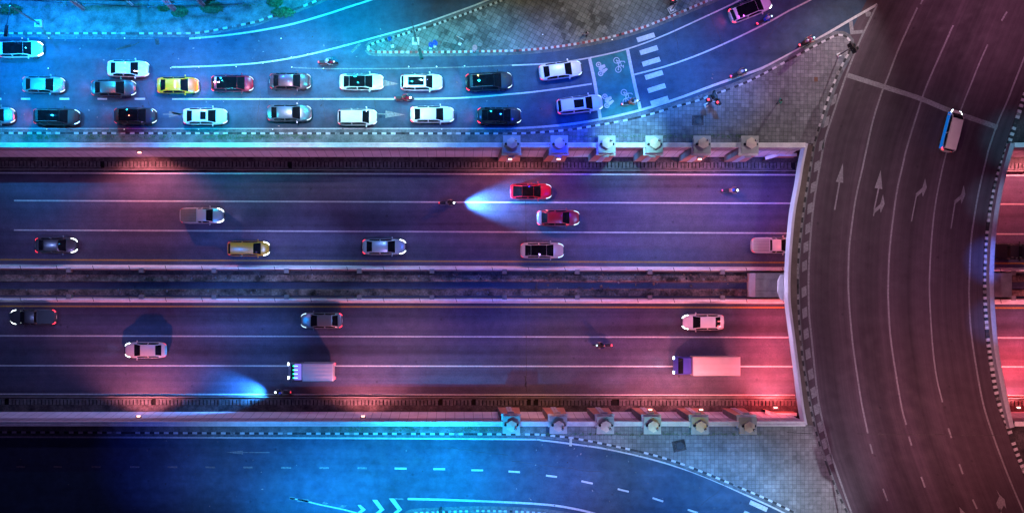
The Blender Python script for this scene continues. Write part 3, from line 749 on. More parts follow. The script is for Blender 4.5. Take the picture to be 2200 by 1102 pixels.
# ------------------------------------------------------------------ the bridge
t = thing('road_bridge', 'curved concrete road bridge carrying the dark avenue over the underpass', 'bridge')
b_ = MB(); sl = strip_uv('deck_slab', resample([Vector((p.x, p.y, 0)) for p in dl], 60), resample([Vector((p.x, p.y, 0)) for p in dr], 60), -.02, M_CONC2, 6, t)
strip_uv('deck_underside', resample([Vector((p.x + .2, p.y, 0)) for p in dl], 60), resample([Vector((p.x - .2, p.y, 0)) for p in dr], 60), -1.25, M_CONC2, 6, t)
M_LAV = mat('pale_fascia_concrete', (.55, .53, .56), .7, var=.08, scale=.8, fine=5)
b_ = MB(); profile_sweep(b_, dl, [(-.28, .1), (-.28, .92), (-.02, .95), (0, .9), (.0, -.35), (.25, -.9), (.25, -1.25)][::-1] if False else [(.28, .1), (.28, .92), (.02, .95), (0.0, .9), (-.02, -.55), (.15, -.6), (.2, -1.25)], M_LAV); b_.build('western_parapet', t)
b_ = MB(); profile_sweep(b_, dr, [(-.50, .12), (-.50, .9), (-.30, .95), (-.05, .95), (0, .9), (.02, -.5), (-.2, -.6), (-.2, -1.25)], mat('bridge_parapet_concrete', (.4, .4, .42), .75, var=.12)); b_.build('eastern_parapet', t)
# pier under the deck standing in the median
b_ = MB(); zt = -2.6
x0, x1, x2 = 1604.5, 1604.5, 2160
pa = [W(1604.5, 587, ZR), W(1604.5, 637.5, ZR)]; yA, yB = pa[0].y, pa[1].y; xa = pa[0].x; xb = W(2160, 600, ZR).x
xt = W(1623, 600, zt).x
b_.face([(xa, yA, ZR), (xa, yB, ZR), (xt, yB, zt), (xt, yA, zt)], mat('pier_face', (.5, .38, .34), .75, var=.1))
b_.face([(xt, yA, zt), (xt, yB, zt), (xb - 1.1, yB, zt), (xb - 1.1, yA, zt)], M_CONC2)
b_.face([(xa, yA, ZR), (xb, yA, ZR), (xb - 1.1, yA, zt), (xt, yA, zt)], M_CONC2); b_.face([(xa, yB, ZR), (xb, yB, ZR), (xb - 1.1, yB, zt), (xt, yB, zt)], M_CONC2)
b_.face([(xb, yA, ZR), (xb, yB, ZR), (xb - 1.1, yB, zt), (xb - 1.1, yA, zt)], M_TERRA)
pr = b_.build('pier', t)
b_ = MB(); ym = (yA + yB) / 2
b_.box((xa + .42, ym, ZR + 1.75), (.5, 1.25, 1.5), M_TERRA); b_.build('niche_panel', pr)
b_ = MB()
for dy in (-.62, .62): b_.box(((xt + xb) / 2 - 3, ym + dy, zt + .005), (xb - xt - 6, .03, .02), M_DIRT)
b_.build('slab_joints', pr)
b_ = MB()                                        # nose of the deck over the pier
q = [W(1678, 590, -.5), W(1671.5, 603, -.5), W(1671.5, 627, -.5), W(1678, 645, -.5), W(1684, 645, -.5), W(1684, 590, -.5)]
poly(b_, [tuple(p) for p in q], M_LAV)
for a, c in zip(q[:4], q[1:4]): b_.face([a, c, c + Vector((.1, 0, -.7)), a + Vector((.1, 0, -.7))], M_LAV)
b_.build('pier_head', t)
# columns under the deck
for x in (1760, 1900, 2060):
    for y in (360, 862):
        p = W(x, y, ZR); b_ = MB(); b_.tube((p.x, p.y, ZR), (p.x, p.y, -1.2), .45, .45, M_CONC2, 14); b_.build('column', t)
# red tunnel lamps below the deck edges
for x, ys_ in ((1712, ((400,.5),(470,.6),(535,.7),(690,1.3),(740,1.3),(800,1.6),(850,1.7))), (2118, ((345,1.0),(400,1.0),(470,.8),(540,.5),(680,1.0),(740,1.1),(800,1.2),(870,1.2)))):
    for y, k in ys_:
        p = W(x, y, -1.5); b_ = MB(); b_.box((p.x, p.y, -1.33), (.5, .3, .14), M_METAL); b_.box((p.x, p.y, -1.415), (.4, .22, .03), emit('red_lamp', (1, .25, .25), 6)); o = b_.build('deck_lamp', t)
        dx = -1 if x < 1900 else 1
        l = beam((p.x, p.y, -1.5), (p.x + dx * 3.2, p.y, ZR), 150, (1.0, .13, .16), 420 * k, .25, .8, 'deck_lamp_light')
# small stepped walls where the retaining walls meet the bridge
def step_wall(px0, py0, px1, py1, px2, py2, s, lab):
    t = thing('stepped_wall', lab, 'wall'); b_ = MB(); z1 = ZV + 1.6
    a, c, d = W(px0, py0, z1), W(px1, py1, z1), W(px2, py2, z1)
    for p, q in ((a, c), (c, d)):
        n = (q - p).normalized(); n = Vector((-n.y, n.x, 0)) * .35 * s
        b_.face([p, q, q + n, p + n], M_CONC); b_.face([(p.x, p.y, ZV), (q.x, q.y, ZV), q, p], M_TERRA)
    b_.build('coping', t); return t
step_wall(1645, 343.5, 1672, 336, 1712, 336, 1, 'low stepped concrete wall in the upper corner under the bridge')
step_wall(1645, 881, 1667, 886.5, 1712, 886.5, -1, 'low stepped concrete wall in the lower corner under the bridge')
# ------------------------------------------------------------------ lantern pylons along both retaining walls
M_CAP = mat('pylon_cap_render', (.52, .52, .47), .7, var=.1, scale=2)
M_HEX = mat('pylon_hexagon_render', (.88, .72, .56), .7, var=.08)
M_PIL = mat('grey_pilaster', (.42, .42, .46), .7, var=.1)
M_GLOW = emit('warm_wall_lamp', (1.0, .42, .36), 5)
def make_pylon(s):
    """origin at the pylon's axis at street level; s = +1 faces south (north wall), -1 faces north"""
    t = bpy.data.objects.new('lantern_pylon', None); C.objects.link(t)
    b_ = MB(); f = -s                              # direction of the front face
    cy = -f * 0.0
    # shaft above the parapet
    b_.box((0, cy, .72), (1.56, 1.56, 1.44), M_CAP); b_.build('shaft', t)
    b_ = MB(); b_.box((0, 0, 1.5), (1.84, 1.84, .14), M_CAP); b_.build('cap', t)
    # battered pedestal down to the ledge
    zt_, zb_ = .75, ZV + .65; yf_t, yf_b = f * .95, f * 1.14; yk = -f * .3
    b_ = MB(); wt, wb = 1.02, 1.2
    F = [(-wt, yf_t, zt_), (wt, yf_t, zt_), (wb, yf_b, zb_), (-wb, yf_b, zb_)]; Bk = [(-wt, yk, zt_), (wt, yk, zt_), (wb, yk, zb_), (-wb, yk, zb_)]
    b_.face(F, M_TERRA); b_.face([F[0], Bk[0], Bk[3], F[3]], M_CONC2); b_.face([F[1], Bk[1], Bk[2], F[2]], M_CONC2); b_.face([F[0], F[1], Bk[1], Bk[0]], M_CONC); b_.face([F[3], F[2], Bk[2], Bk[3]], M_HOLE)
    b_.box((0, f * 1.0, zt_ + .03), (2.1, .22, .1), M_CONC)
    ped = b_.build('pedestal', t)
    b_ = MB(); b_.box((0, f * .35, ZV + .32), (1.9, 1.0, .68), M_HOLE if False else M_CONC2); b_.build('foot', t)
    b_ = MB()
    for dx in (-.17, .15): 
        b_.face([(dx - .13, yf_t + f * .06, zt_ - .1), (dx + .13, yf_t + f * .06, zt_ - .1), (dx + .13, yf_b + f * .06, zb_), (dx - .13, yf_b + f * .06, zb_)], M_PIL)
        for e in (-.13, .13): b_.face([(dx + e, yf_t, zt_ - .1), (dx + e, yf_t + f * .06, zt_ - .1), (dx + e, yf_b + f * .06, zb_), (dx + e, yf_b, zb_)], M_PIL)
    b_.build('pilaster', ped)
    b_ = MB(); b_.box((0, f * 1.12, .55), (.66, .34, .3), M_PIL); b_.build('lamp_bracket', t)
    # hexagonal lantern body: pyramid roof tipped by two pale and two warm sides
    b_ = MB(); r = .62; cx, cyh = .12 * 0, f * -.06
    hx = [(cx + r * math.cos(R(30 + 60 * k)), cyh + r * math.sin(R(30 + 60 * k))) for k in range(6)]; lo, hi = 1.57, 2.25
    for k in range(6):
        a, c = hx[k], hx[(k + 1) % 6]; b_.face([(a[0] * .82, a[1] * .82, lo), (c[0] * .82, c[1] * .82, lo), (c[0], c[1], hi), (a[0], a[1], hi)], M_CONC2)
        b_.face([(a[0], a[1], hi), (c[0], c[1], hi), (cx, cyh, hi + .16)], M_HEX)
    lb = b_.build('lantern', t)
    for dx, dy, z, rr in ((.38, -f * .30, 2.62, .13),):
        b_ = MB(); b_.tube((dx * .8, dy * .8, 1.6), (dx, dy, z), .035, .03, M_DMETAL, 8)
        b_.lathe([(.0, -.12), (.1, -.1), (rr, 0), (rr * .8, .1), (rr * .55, .13)], M_DMETAL, (dx, dy, z)); g_ = b_.build('globe_bracket', t)
        b_ = MB(); b_.lathe([(rr * .56, .0), (rr * .5, .09), (rr * .25, .14), (0, .15)], M_CONC, (dx, dy, z + .1), 12); b_.build('globe', g_)
    for dx in (-.64, .62):
        b_ = MB(); b_.tube((dx * .95, f * .02, 1.57), (dx, f * .02, 1.86), .06, .06, M_DMETAL, 8); b_.lathe([(.0, -.1), (.12, -.08), (.15, .02), (.12, .12), (0, .16)], M_DMETAL, (dx, f * .02, 1.9), 12); b_.build('finial', t)
    return t
def copy_tree(o, parent=None):
    c = o.copy(); C.objects.link(c); c.parent = parent
    for ch in list(o.children): copy_tree(ch, c)
    return c
ORD = ['westernmost', 'second', 'third', 'fourth', 'fifth', 'easternmost']
for s, ys_, rowname in ((1, (310.2, 310.8), 'upper'), (-1, (912.0, 914.2), 'lower')):
    proto = make_pylon(s)
    xs = (1099.5, 1201.6, 1303.5, 1405.5, 1508.5, 1611) if s > 0 else (1098.5, 1199.5, 1300.5, 1401.5, 1503.5, 1607)
    for i, x in enumerate(xs):
        o = proto if i == 0 else copy_tree(proto)
        y = ys_[0] + (ys_[1] - ys_[0]) * i / 5; p = W(x, y, 1.5); o.location = (p.x, p.y, 0)
        nm = 'square capped pylon with hexagonal lantern, %s on the %s retaining wall' % (ORD[i] + (' from the left' if 0 < i < 5 else ' of six'), rowname)
        tag(o, nm, 'pylon', 'lantern pylons on the %s retaining wall' % rowname)
# ------------------------------------------------------------------ lit wall lamps, each with its own light
def wall_lamp(px, py, s, label, col=(1.0, .24, .28), power=2600, z=-2.35, spread=128, zoff=0.0):
    yo = (yN if s > 0 else -yS); x = W(px, py, z).x; y = s * (yo - .52 - zoff)
    t = thing('wall_lamp', label, 'wall lamp', (x, y, z), 0, 'lit floodlights along the retaining walls')
    b_ = MB(); b_.box((0, -s * .1, .06), (.62, .2, .12), M_METAL); b_.build('housing', t)
    b_ = MB(); b_.box((0, -s * .22, 0.02), (.40, .08, .12), M_GLOW); b_.box((0, -s * .16, .13), (.36, .10, .03), M_GLOW); b_.build('lens', t)
    beam((x, y - s * .35, z + .1), (x, y - s * 6.5, ZR), spread, col, power, .12, .55, 'wall_lamp_light')
wall_lamp(300, 323.5, 1, 'small lit pink wall floodlight left of all others on the upper wall', power=3300)
wall_lamp(298, 891.5, -1, 'lit pink wall floodlight leftmost on the lower wall', power=4200)
wall_lamp(780, 893.8, -1, 'lit pink wall floodlight on the lower wall left of the first pylon', power=3800)
PT = 'lit pink floodlight fronting the %s pylon from the left on the %s wall'
wall_lamp(1096, 334, 1, PT % ('first', 'upper'), power=2600, z=-.2, zoff=.95); wall_lamp(1200, 334, 1, PT % ('second', 'upper'), power=600, z=-.2, zoff=.95)
wall_lamp(1503, 334, 1, PT % ('fifth', 'upper'), power=2600, z=-.2, zoff=.95)
wall_lamp(1397, 886, -1, PT % ('fourth', 'lower'), power=3600, z=-.2, zoff=.95); wall_lamp(1506, 887, -1, PT % ('fifth', 'lower'), power=3600, z=-.2, zoff=.95)
wall_lamp(1666, 888, -1, 'bright pink floodlight on the stepped wall in the lower bridge corner', power=2600, z=-3.8, zoff=.8)
wall_lamp(2188, 889, -1, 'bright pink floodlight east of the bridge in the lower right', power=2600, z=-3.8, zoff=.8)
wall_lamp(2230, 320, 1, 'pink floodlight east of the bridge in the upper right', power=4000, z=-2.35)
# ------------------------------------------------------------------ vehicles
def paint(name, col, metal=.0, rough=.28): return mat('paint_' + name, col, rough, metal, var=.04, scale=1.5, fine=30, coat=.6)
def interp(tab, x):
    if x <= tab[0][0]: return tab[0][1]
    for (a, va), (b_, vb) in zip(tab, tab[1:]):
        if x <= b_:
            t = (x - a) / (b_ - a); return va + (vb - va) * t
    return tab[-1][1]
KIND = {  # windscreen foot, roof front, roof rear, rear glass foot (fractions of half length), roof height, belt
    'sedan': dict(xc=.50, xf=.16, xr=-.52, xe=-.80, hr=1.44, zt=[(-1,.72),(-.96,.96),(-.8,1.02),(-.3,.98),(.3,.98),(.5,.97),(.75,.86),(.93,.74),(1,.52)]),
    'coupe': dict(xc=.46, xf=.10, xr=-.42, xe=-.86, hr=1.36, zt=[(-1,.72),(-.96,.92),(-.85,.98),(-.3,.95),(.3,.95),(.5,.93),(.75,.82),(.93,.70),(1,.5)]),
    'hatch': dict(xc=.60, xf=.26, xr=-.80, xe=-.95, hr=1.52, zt=[(-1,.8),(-.97,1.0),(-.3,1.02),(.3,1.0),(.58,.98),(.8,.86),(.95,.72),(1,.55)]),
    'suv':   dict(xc=.52, xf=.20, xr=-.82, xe=-.95, hr=1.70, zt=[(-1,.9),(-.97,1.1),(-.3,1.12),(.3,1.12),(.52,1.10),(.8,1.0),(.95,.86),(1,.6)]),
    'van':   dict(xc=.80, xf=.50, xr=-.92, xe=-.985, hr=1.95, zt=[(-1,1.0),(-.99,1.15),(.7,1.15),(.82,1.1),(.95,.9),(1,.6)]),
    'pickup':dict(xc=.52, xf=.24, xr=-.14, xe=-.20, hr=1.72, zt=[(-1,1.0),(-.97,1.12),(-.3,1.12),(.3,1.1),(.5,1.08),(.8,.98),(.95,.84),(1,.6)]),
}
HEAD = emit('lit_headlight', (.80, .93, 1.0), 9); HEADB = emit('dim_headlight', (.55, .80, 1.0), 2.2)
TAIL = emit('lit_tail_lamp', (1.0, .03, .06), 5.5); TAILB = emit('dim_tail_lamp', (1.0, .04, .08), 1.6)
TRIM = mat('black_trim', (.02, .02, .022), .4); GL = glass()
CHROME = mat('chrome', (.6, .6, .62), .15, 1.0, var=.02)
def car(kind, px, py, ang, L, label, col, lower=False, roof=None, sunroof=None, W_=1.80, head=HEADB, tail=TAILB, group=None, cat='car', name=None, taxi=False, lower_col=None, glow=None, beams=0, rails=False, tray=None, brake_r=0, rear_col=None):
    K = KIND[kind]; H = L / 2; z0 = ZR if lower else 0.0
    base = W(px, py, z0 + 1.0)
    if not lower: base = W(px, py, .9)
    t = thing(name or {'sedan': 'sedan_car', 'coupe': 'sports_car', 'hatch': 'hatchback_car', 'suv': 'sport_utility_car', 'van': 'van', 'pickup': 'pickup_truck'}[kind], label, cat, (base.x, base.y, z0 + .01), R(ang), group)
    hw = W_ / 2; body = col
    def w(t_): a = abs(t_); n = 4.2 if t_ > 0 else 5.5; return hw * max(0, 1 - a ** n) ** (1 / n) if a < 1 else 0
    def zt(t_): return interp(K['zt'], t_)
    def sec(t_):
        W2 = w(t_); z = zt(t_); up = max(0, (abs(t_) - .9) / .1) * .12; waist = 1 - .02 * math.cos(t_ * 3)
        return [(W2 * .80, .22 + up), (W2 * .95, .28 + up), (W2 * waist, .46 + up * .5), (W2, .5 * z + .17), (W2 * .985, z - .15), (W2 * .93, z - .045), (W2 * .80, z - .004), (W2 * .45, z + .022), (0, z + .032)]
    def B(t_, k, s=1, off=.012):
        q = sec(t_); i = min(int(k), 7); f = k - i; y = q[i][0] * (1 - f) + q[i + 1][0] * f; z = q[i][1] * (1 - f) + q[i + 1][1] * f
        return (H * t_ + (off if t_ > 0 else -off) * (abs(t_) ** 3), s * (y + off * .7), z + off * .8)
    ts = [-.999, -.99, -.975, -.95, -.9, -.82, -.7, -.55, -.4, -.2, 0, .2, .4, .55, .7, .8, .87, .92, .95, .975, .99, .999]
    tray_ = kind == 'pickup'
    rows = []
    for t_ in ts:
        q = sec(t_); rows.append([(H * t_, -y, z) for y, z in q] + [(H * t_, y, z) for y, z in q[::-1][1:]])
    b_ = MB(); b_.grid(rows, body)
    b_.face(rows[0][::-1], body); b_.face(rows[-1], body)
    if lower_col:
        pass
    # greenhouse: roof skin and flanks
    xc, xf, xr, xe, hr = K['xc'], K['xf'], K['xr'], K['xe'], K['hr']; xm = (xf + xr) / 2
    prof = [(xe, zt(xe) + .02), (xr * .6 + xe * .4, hr - .22 if kind in ('sedan', 'coupe') else hr - .30), (xr, hr - .045), (xm, hr), (xf, hr - .04), (xf * .55 + xc * .45, hr - .235), (xc, zt(xc) + .02)]
    wtop = [(xe, .74), (xr, .655), (xm, .68), (xf, .66), (xc, .80)] if kind in ('sedan', 'coupe') else [(xe, .76), (xr, .70), (xm, .72), (xf, .68), (xc, .82)]
    if kind in ('van',): wtop = [(xe, .84), (xr, .84), (xm, .85), (xf, .82), (xc, .84)]
    def zp(t_): return interp(sorted(prof), t_)
    def wp(t_): return hw * interp(wtop, t_)
    def wb(t_): return min(w(t_) * .93, hw * .93)
    crown = .06
    gx = sorted(set([xe, (xe + xr) / 2, xr, xr + .06, xm, xf - .05, xf, (xf + xc) / 2, xc]))
    rows = []
    for t_ in gx:
        zz = zp(t_); row = [(H * t_, -wb(t_), zt(t_) - .05), (H * t_, -(wb(t_) * .35 + wp(t_) * .65), zt(t_) * .35 + (zz - crown) * .65)]
        row += [(H * t_, s_ * wp(t_), zz - crown * abs(s_) ** 2) for s_ in (-1, -.9, -.5, 0, .5, .9, 1)]
        row += [(H * t_, (wb(t_) * .35 + wp(t_) * .65), zt(t_) * .35 + (zz - crown) * .65), (H * t_, wb(t_), zt(t_) - .05)]; rows.append(row)
    b_.grid(rows, body)
    bo = b_.build('body', t, smooth=True, recalc=True)
    md = bo.modifiers.new('crease', 'EDGE_SPLIT'); md.split_angle = R(38)
    def patch(xa, xb, nm, m, inset=.93, parent=None, n=5, lift=.014, s0=-1, s1=1):
        rws = []
        for i in range(n + 1):
            t_ = xa + (xb - xa) * i / n; zz = zp(t_)
            rws.append([(H * t_, wp(t_) * inset * (s0 + (s1 - s0) * j / 6), zz - crown * (inset * (s0 + (s1 - s0) * j / 6)) ** 2 + lift) for j in range(7)])
        q = MB(); q.grid(rws, m); return q.build(nm, parent or t, smooth=True)
    patch(xf + .02, xc + .005, 'windscreen', GL, .94, lift=.02)
    patch(xe + .005, xr - .02 if kind != 'pickup' else xr - .005, 'rear_window', GL, .90, lift=.02)
    if roof: patch(xr - .01, xf + .01, 'roof_panel', roof, .97, lift=.018)
    if sunroof: patch(xm + .02 if sunroof == 1 else xr + .2, xf - .07 if sunroof == 1 else xf - .08, 'sunroof', GL, .68, lift=.022)
    for s in (-1, 1):                            # side windows with a pillar between
        for xa, xb in ((xm + .03, xc - .14), (xe + (.13 if kind in ('sedan', 'coupe') else .06), xm - .02)):
            if kind == 'pickup' and xb < xm: xa = xr + .02
            q = MB(); r_ = []
            for i in range(5):
                t_ = xa + (xb - xa) * i / 4; zz = zp(t_) - crown; row = []
                for f in (.14, .5, .86):
                    y = wb(t_) * (1 - f) + wp(t_) * f; z = (zt(t_) - .05) * (1 - f) + zz * f; row.append((H * t_, s * (y + .022), z + .012))
                r_.append(row)
            q.grid(r_, GL); q.build('side_window', t, smooth=True)
    for s in (-1, 1):                            # lamps wrap the corners
        for (ta, tb, ka, kb, m, nm) in (((.72 if lower else .80), .985, 4.2, 5.7, head, 'headlight'), (-.86, -.985, 3.6, 5.2, tail, 'tail_light')):
            q = MB(); r_ = [[B(ta + (tb - ta) * i / 5, ka + (kb - ka) * j / 3 * (1 - .25 * (1 - i / 5)), s, .016) for j in range(4)] for i in range(6)]
            q.grid(r_, m); q.build(nm, t, smooth=True)
        y = s * (hw + .1); xm_ = H * (xc - .13); q = MB(); q.box((xm_, y, zt(xc) + .02), (.13, .2, .13), body, s * .25, .8); q.build('mirror', t)
        q = MB(); q.box((H * .02, s * (hw * .995), zt(0) - .2), (.2, .03, .03), body); q.box((-H * .32, s * (hw * .995), zt(-.3) - .2), (.2, .03, .03), body); q.build('door_handles', bo)
        for tx in (.60, -.60):
            q = MB(); q.lathe([(.0, -.02), (.2, -.02), (.3, -.03), (.33, .03), (.33, .16), (.3, .2), (.0, .2)], M_BLACK, (H * tx, (hw - .21) if s > 0 else -(hw - .03), .33), 18, 'y')
            wl = q.build('wheel', t, smooth=False)
            q = MB(); q.lathe([(.0, 0), (.19, 0), (.2, .01)], M_METAL, (H * tx, s * (hw + .002) - (0 if s > 0 else .01), .33), 14, 'y'); q.build('rim', wl)
    # bonnet shut lines, grille, plates
    q = MB()
    for k in (-1, 1):
        pts = [B(.52 + .36 * i / 6, 6.3, k, .006) for i in range(7)]
        for a, c in zip(pts, pts[1:]): q.tube(a, c, .007, .007, TRIM, 4, False)
    pts = [B(xe - .01 if kind in ('sedan', 'coupe') else -.97, 6 + 2 * i / 5, 1, .006) for i in range(6)]
    q.build('bonnet_gaps', bo)
    q = MB(); q.box((H * .985, 0, .55), (.1, hw * .9, .2), TRIM); q.build('grille', t)
    q = MB(); q.box((-H * .992, 0, .72), (.05, .38, .13), M_CONC); q.build('number_plate', t)
    if rails:
        for s in (-1, 1):
            q = MB(); q.tube((H * (xr + .05), s * hw * .66, hr + .03), (H * (xf - .05), s * hw * .64, hr + .04), .022, .022, M_METAL, 6); q.build('roof_rail', t)
    if taxi:
        q = MB(); q.box((H * (xm + .12), 0, hr + .07), (.18, .85, .13), emit('taxi_sign_glow', (1.0, .35, .25), .9, (.8, .7, .6)), 0, .85); q.build('roof_sign', t)
    if rear_col:
        q = MB(); q.grid([[B(-.8 - .185 * i / 4, 4.8 + 3.2 * j / 6, 1, .014) for j in range(7)] + [B(-.8 - .185 * i / 4, 8 - 3.2 * j / 6, -1, .014) for j in range(1, 7)] for i in range(5)], rear_col); q.build('boot_lid', t, smooth=True)
    if taxi:
        q = MB(); q.grid([[B(xc + .02 + (.93 - xc) * i / 6, 5.6 + 2.4 * j / 6, 1, .012) for j in range(7)] + [B(xc + .02 + (.93 - xc) * i / 6, 8 - 2.4 * j / 6, -1, .012) for j in range(1, 7)] for i in range(7)], P_ORG); q.build('bonnet', t, smooth=True)  # orange bonnet: red brake light from the car ahead, put into the paint
    if lower_col:
        for s in (-1, 1):
            q = MB(); q.grid([[B(-.95 + 1.9 * i / 12, k, s, .012) for k in (1, 2.2, 3.1, 4.1)] for i in range(13)], lower_col); q.build('lower_side_panel', t, smooth=True)
    if tray is not None:                          # load bed with walls
        xa, xb = H * -.95, H * (xe - .03); q = MB(); zf = .78; zw = zt(-.6) + .03; wi = hw * .82
        q.box(((xa + xb) / 2, 0, zw + .004), (abs(xb - xa), wi * 2, .02), tray); q.build('load_bed', t)
        q = MB()
        for k in range(9): q.box(((xa + xb) / 2, wi * (-.9 + .225 * k), zw + .025), (abs(xb - xa) * .98, .035, .03), M_CONC2 if tray is not TRIM else M_DMETAL)
        q.build('bed_ribs', t)
    # real light from the lamps
    M_ = Matrix.Translation(t.location) @ Matrix.Rotation(R(ang), 4, 'Z')
    if beams:
        beam(M_ @ Vector((H + .1, 0, .66)), M_ @ Vector((H + 7, 0, -.2)), 75, (.45, .62, 1.0), beams, .25, .8, 'headlight_beam')
    if brake_r:
        l = beam(M_ @ Vector((-H - .12, 0, .8)), M_ @ Vector((-H - 2.2, 0, .35)), 150, (1.0, .06, .10), brake_r * 6.0, .3, .8, 'brake_light_glow')
    return t
P_WHITE = paint('white', (.80, .75, .71)); P_SILVER = paint('silver', (.30, .31, .32), .5, .3); P_DSIL = paint('dark_silver', (.10, .105, .11), .5, .3)
P_BLACK = paint('black', (.008, .008, .010), .0, .55); P_MAR = paint('maroon', (.38, .012, .03), .2); P_MAUVE = paint('brown', (.12, .045, .05), .2)
P_YEL = paint('taxi_yellow', (.85, .42, .02)); P_ORG = paint('taxi_bonnet_red_glow', (.85, .15, .01)); P_GRN = paint('taxi_green', (.02, .25, .12)); P_RED = paint('red', (.50, .01, .03)); P_DRED = paint('dark_red', (.30, .025, .04), .3)
P_TEAL = paint('blue_grey', (.17, .22, .25), .5); P_CREAM = paint('cream', (.55, .5, .45)); P_BLUE = paint('vivid_blue', (.01, .12, .55))
BLKROOF = glass('black_roof', (.006, .006, .008), .04)
Q = 'cars waiting in the queue on the upper road'; U1 = 'vehicles driving right in the underpass'; U2 = 'vehicles driving left in the underpass'
car('suv', 44, 106, 1, 4.7, 'white car with black roof alone in the top lane at the left edge', P_WHITE, roof=BLKROOF, head=HEAD, group=Q, beams=60)
car('sedan', 274.5, 147.5, -1, 4.45, 'white sedan above and between the queue rows beside a dark silver sedan', P_WHITE, group=Q, brake_r=14)
car('sedan', 92.5, 182, -1, 4.5, 'silver sedan leftmost in the middle row of the queue', P_SILVER, group=Q, tail=TAILB)
car('sedan', 243, 189, 0, 4.75, 'dark silver sedan just below a white sedan in the queue', P_DSIL, group=Q, brake_r=22)
car('sedan', 381.5, 183.5, 0, 4.5, 'yellow and green taxi with a roof sign in the queue', P_YEL, group=Q, taxi=True, lower_col=P_GRN, cat='taxi', name='taxi', brake_r=20)
car('hatch', 498.5, 179.5, 0, 4.5, 'dark red hatchback with black roof right of the taxi', P_MAR, group=Q, roof=BLKROOF, tail=TAIL, brake_r=36)
car('sedan', 623, 174.5, 0, 4.4, 'brown sedan in the queue between a dark red hatchback and a white car', P_MAUVE, group=Q, tail=TAILB, brake_r=10)
car('sedan', 776.5, 176, 0, 4.75, 'white sedan with black roof and rear glass in the middle row', P_WHITE, group=Q, roof=BLKROOF, brake_r=8)
car('suv', 905.5, 177, 0, 4.5, 'white car with a large dark sunroof left of a black one', P_WHITE, group=Q, sunroof=2, brake_r=14)
car('suv', 1050.5, 175, 3, 4.95, 'big glossy black car in the middle row with red tail lights', P_BLACK, group=Q, tail=TAIL, rails=True, W_=1.95, brake_r=14, roof=BLKROOF)
car('sedan', 1204.5, 151, 7.5, 4.6, 'white sedan angled at the stop line of the green box', P_WHITE, group=Q, head=HEADB, beams=8)
car('sedan', -13, 248, 0, 4.3, 'silver sedan cut off by the left edge of the lower row', P_SILVER, group=Q, beams=20)
car('suv', 121, 251, -1, 4.9, 'black wagon with blue white headlights leftmost whole in the lower row', P_BLACK, group=Q, head=emit('blue_headlight', (.25, .5, 1.0), 5), rails=True, beams=12, brake_r=50, roof=BLKROOF)
car('suv', 290.5, 249.5, 0, 4.5, 'black car below the dark silver sedan with small tail lights', P_BLACK, group=Q, brake_r=16, roof=BLKROOF)
car('sedan', 440, 250, 0, 4.75, 'white sedan with small dark sunroof below the taxi', P_WHITE, group=Q, sunroof=1, brake_r=6)
car('sedan', 621, 243, 0, 4.7, 'blue grey sedan below the brown sedan in the lower row', P_TEAL, group=Q, brake_r=10)
car('hatch', 767.5, 251.5, 0, 4.2, 'small white hatchback below the white sedan with black roof', P_WHITE, group=Q, brake_r=10)
car('sedan', 928.5, 246, 0, 4.7, 'white sedan with white roof near the large road arrow', P_WHITE, group=Q, brake_r=14, tail=TAIL)
car('sedan', 1073, 248.5, 0, 4.7, 'black sedan in the lower row below the big black car', P_BLACK, group=Q, tail=TAIL, brake_r=18, roof=BLKROOF)
car('suv', 1246, 224.5, 6.5, 4.95, 'white wagon with roof rails waiting at the green box', P_WHITE, group=Q, sunroof=1, rails=True, beams=90, brake_r=8)
car('suv', 1612.5, 19, 22, 4.7, 'white car with black roof and bright tail lights leaving at the top', P_WHITE, roof=BLKROOF, tail=TAIL, head=HEAD, brake_r=20, beams=30)
# underpass, driving to the right
k1 = dict(lower=True, group=U1, head=HEAD)
car('sedan', 119, 527, 0, 4.7, 'dark sedan with bright red tail lights at the left of the underpass', P_DSIL, tail=TAIL, beams=40, **k1)
car('pickup', 433, 463, 0, 4.9, 'silver pickup truck with bright headlights in the upper carriageway middle lane', paint('bright_silver', (.5, .5, .5), .3), tray=mat('tray_liner', (.16, .13, .11), .7), cat='pickup truck', beams=90, **k1)
car('hatch', 533, 534, 0, 4.7, 'yellow taxi with bright headlights in the underpass', paint('deep_yellow', (.55, .32, .02)), cat='taxi', name='taxi', beams=90, W_=1.72, **k1)
car('sedan', 825, 530, 0, 4.9, 'blue grey sedan in the underpass lane beside the median', paint('pale_blue_grey', (.42, .50, .52), .3), tail=TAIL, beams=30, **k1)
car('coupe', 1141, 411, 0, 4.7, 'bright red car with dark roof in the top underpass lane', P_RED, roof=BLKROOF, tail=TAILB, lower=True, group=U1, head=HEADB, beams=15)
car('sedan', 1200, 468, 0, 4.8, 'dark red sedan with pale boot lid in the underpass middle lane', P_DRED, tail=TAIL, rear_col=paint('pale_boot', (.25, .28, .34)), lower=True, group=U1, head=HEADB, beams=25)
car('sedan', 1165.5, 538, 0, 4.9, 'white sedan with dark roof in the underpass beside the median', P_CREAM, roof=BLKROOF, lower=True, group=U1, head=HEADB, beams=25)
car('pickup', 1663, 527, 0, 5.0, 'pale pickup truck half hidden beneath the bridge', P_WHITE, tray=P_CREAM, cat='pickup truck', beams=20, **k1)
car('pickup', 2172, 540, 0, 4.7, 'dark pickup truck with red tail lights emerging east of the bridge', P_BLACK, tray=TRIM, tail=TAIL, cat='pickup truck', **k1)
k2 = dict(lower=True, group=U2, head=HEAD)
car('pickup', 70, 681, 180, 5.2, 'dark pickup truck heading left at the left edge of the lower carriageway', P_DSIL, tail=TAIL, tray=TRIM, cat='pickup truck', beams=30, **k2)
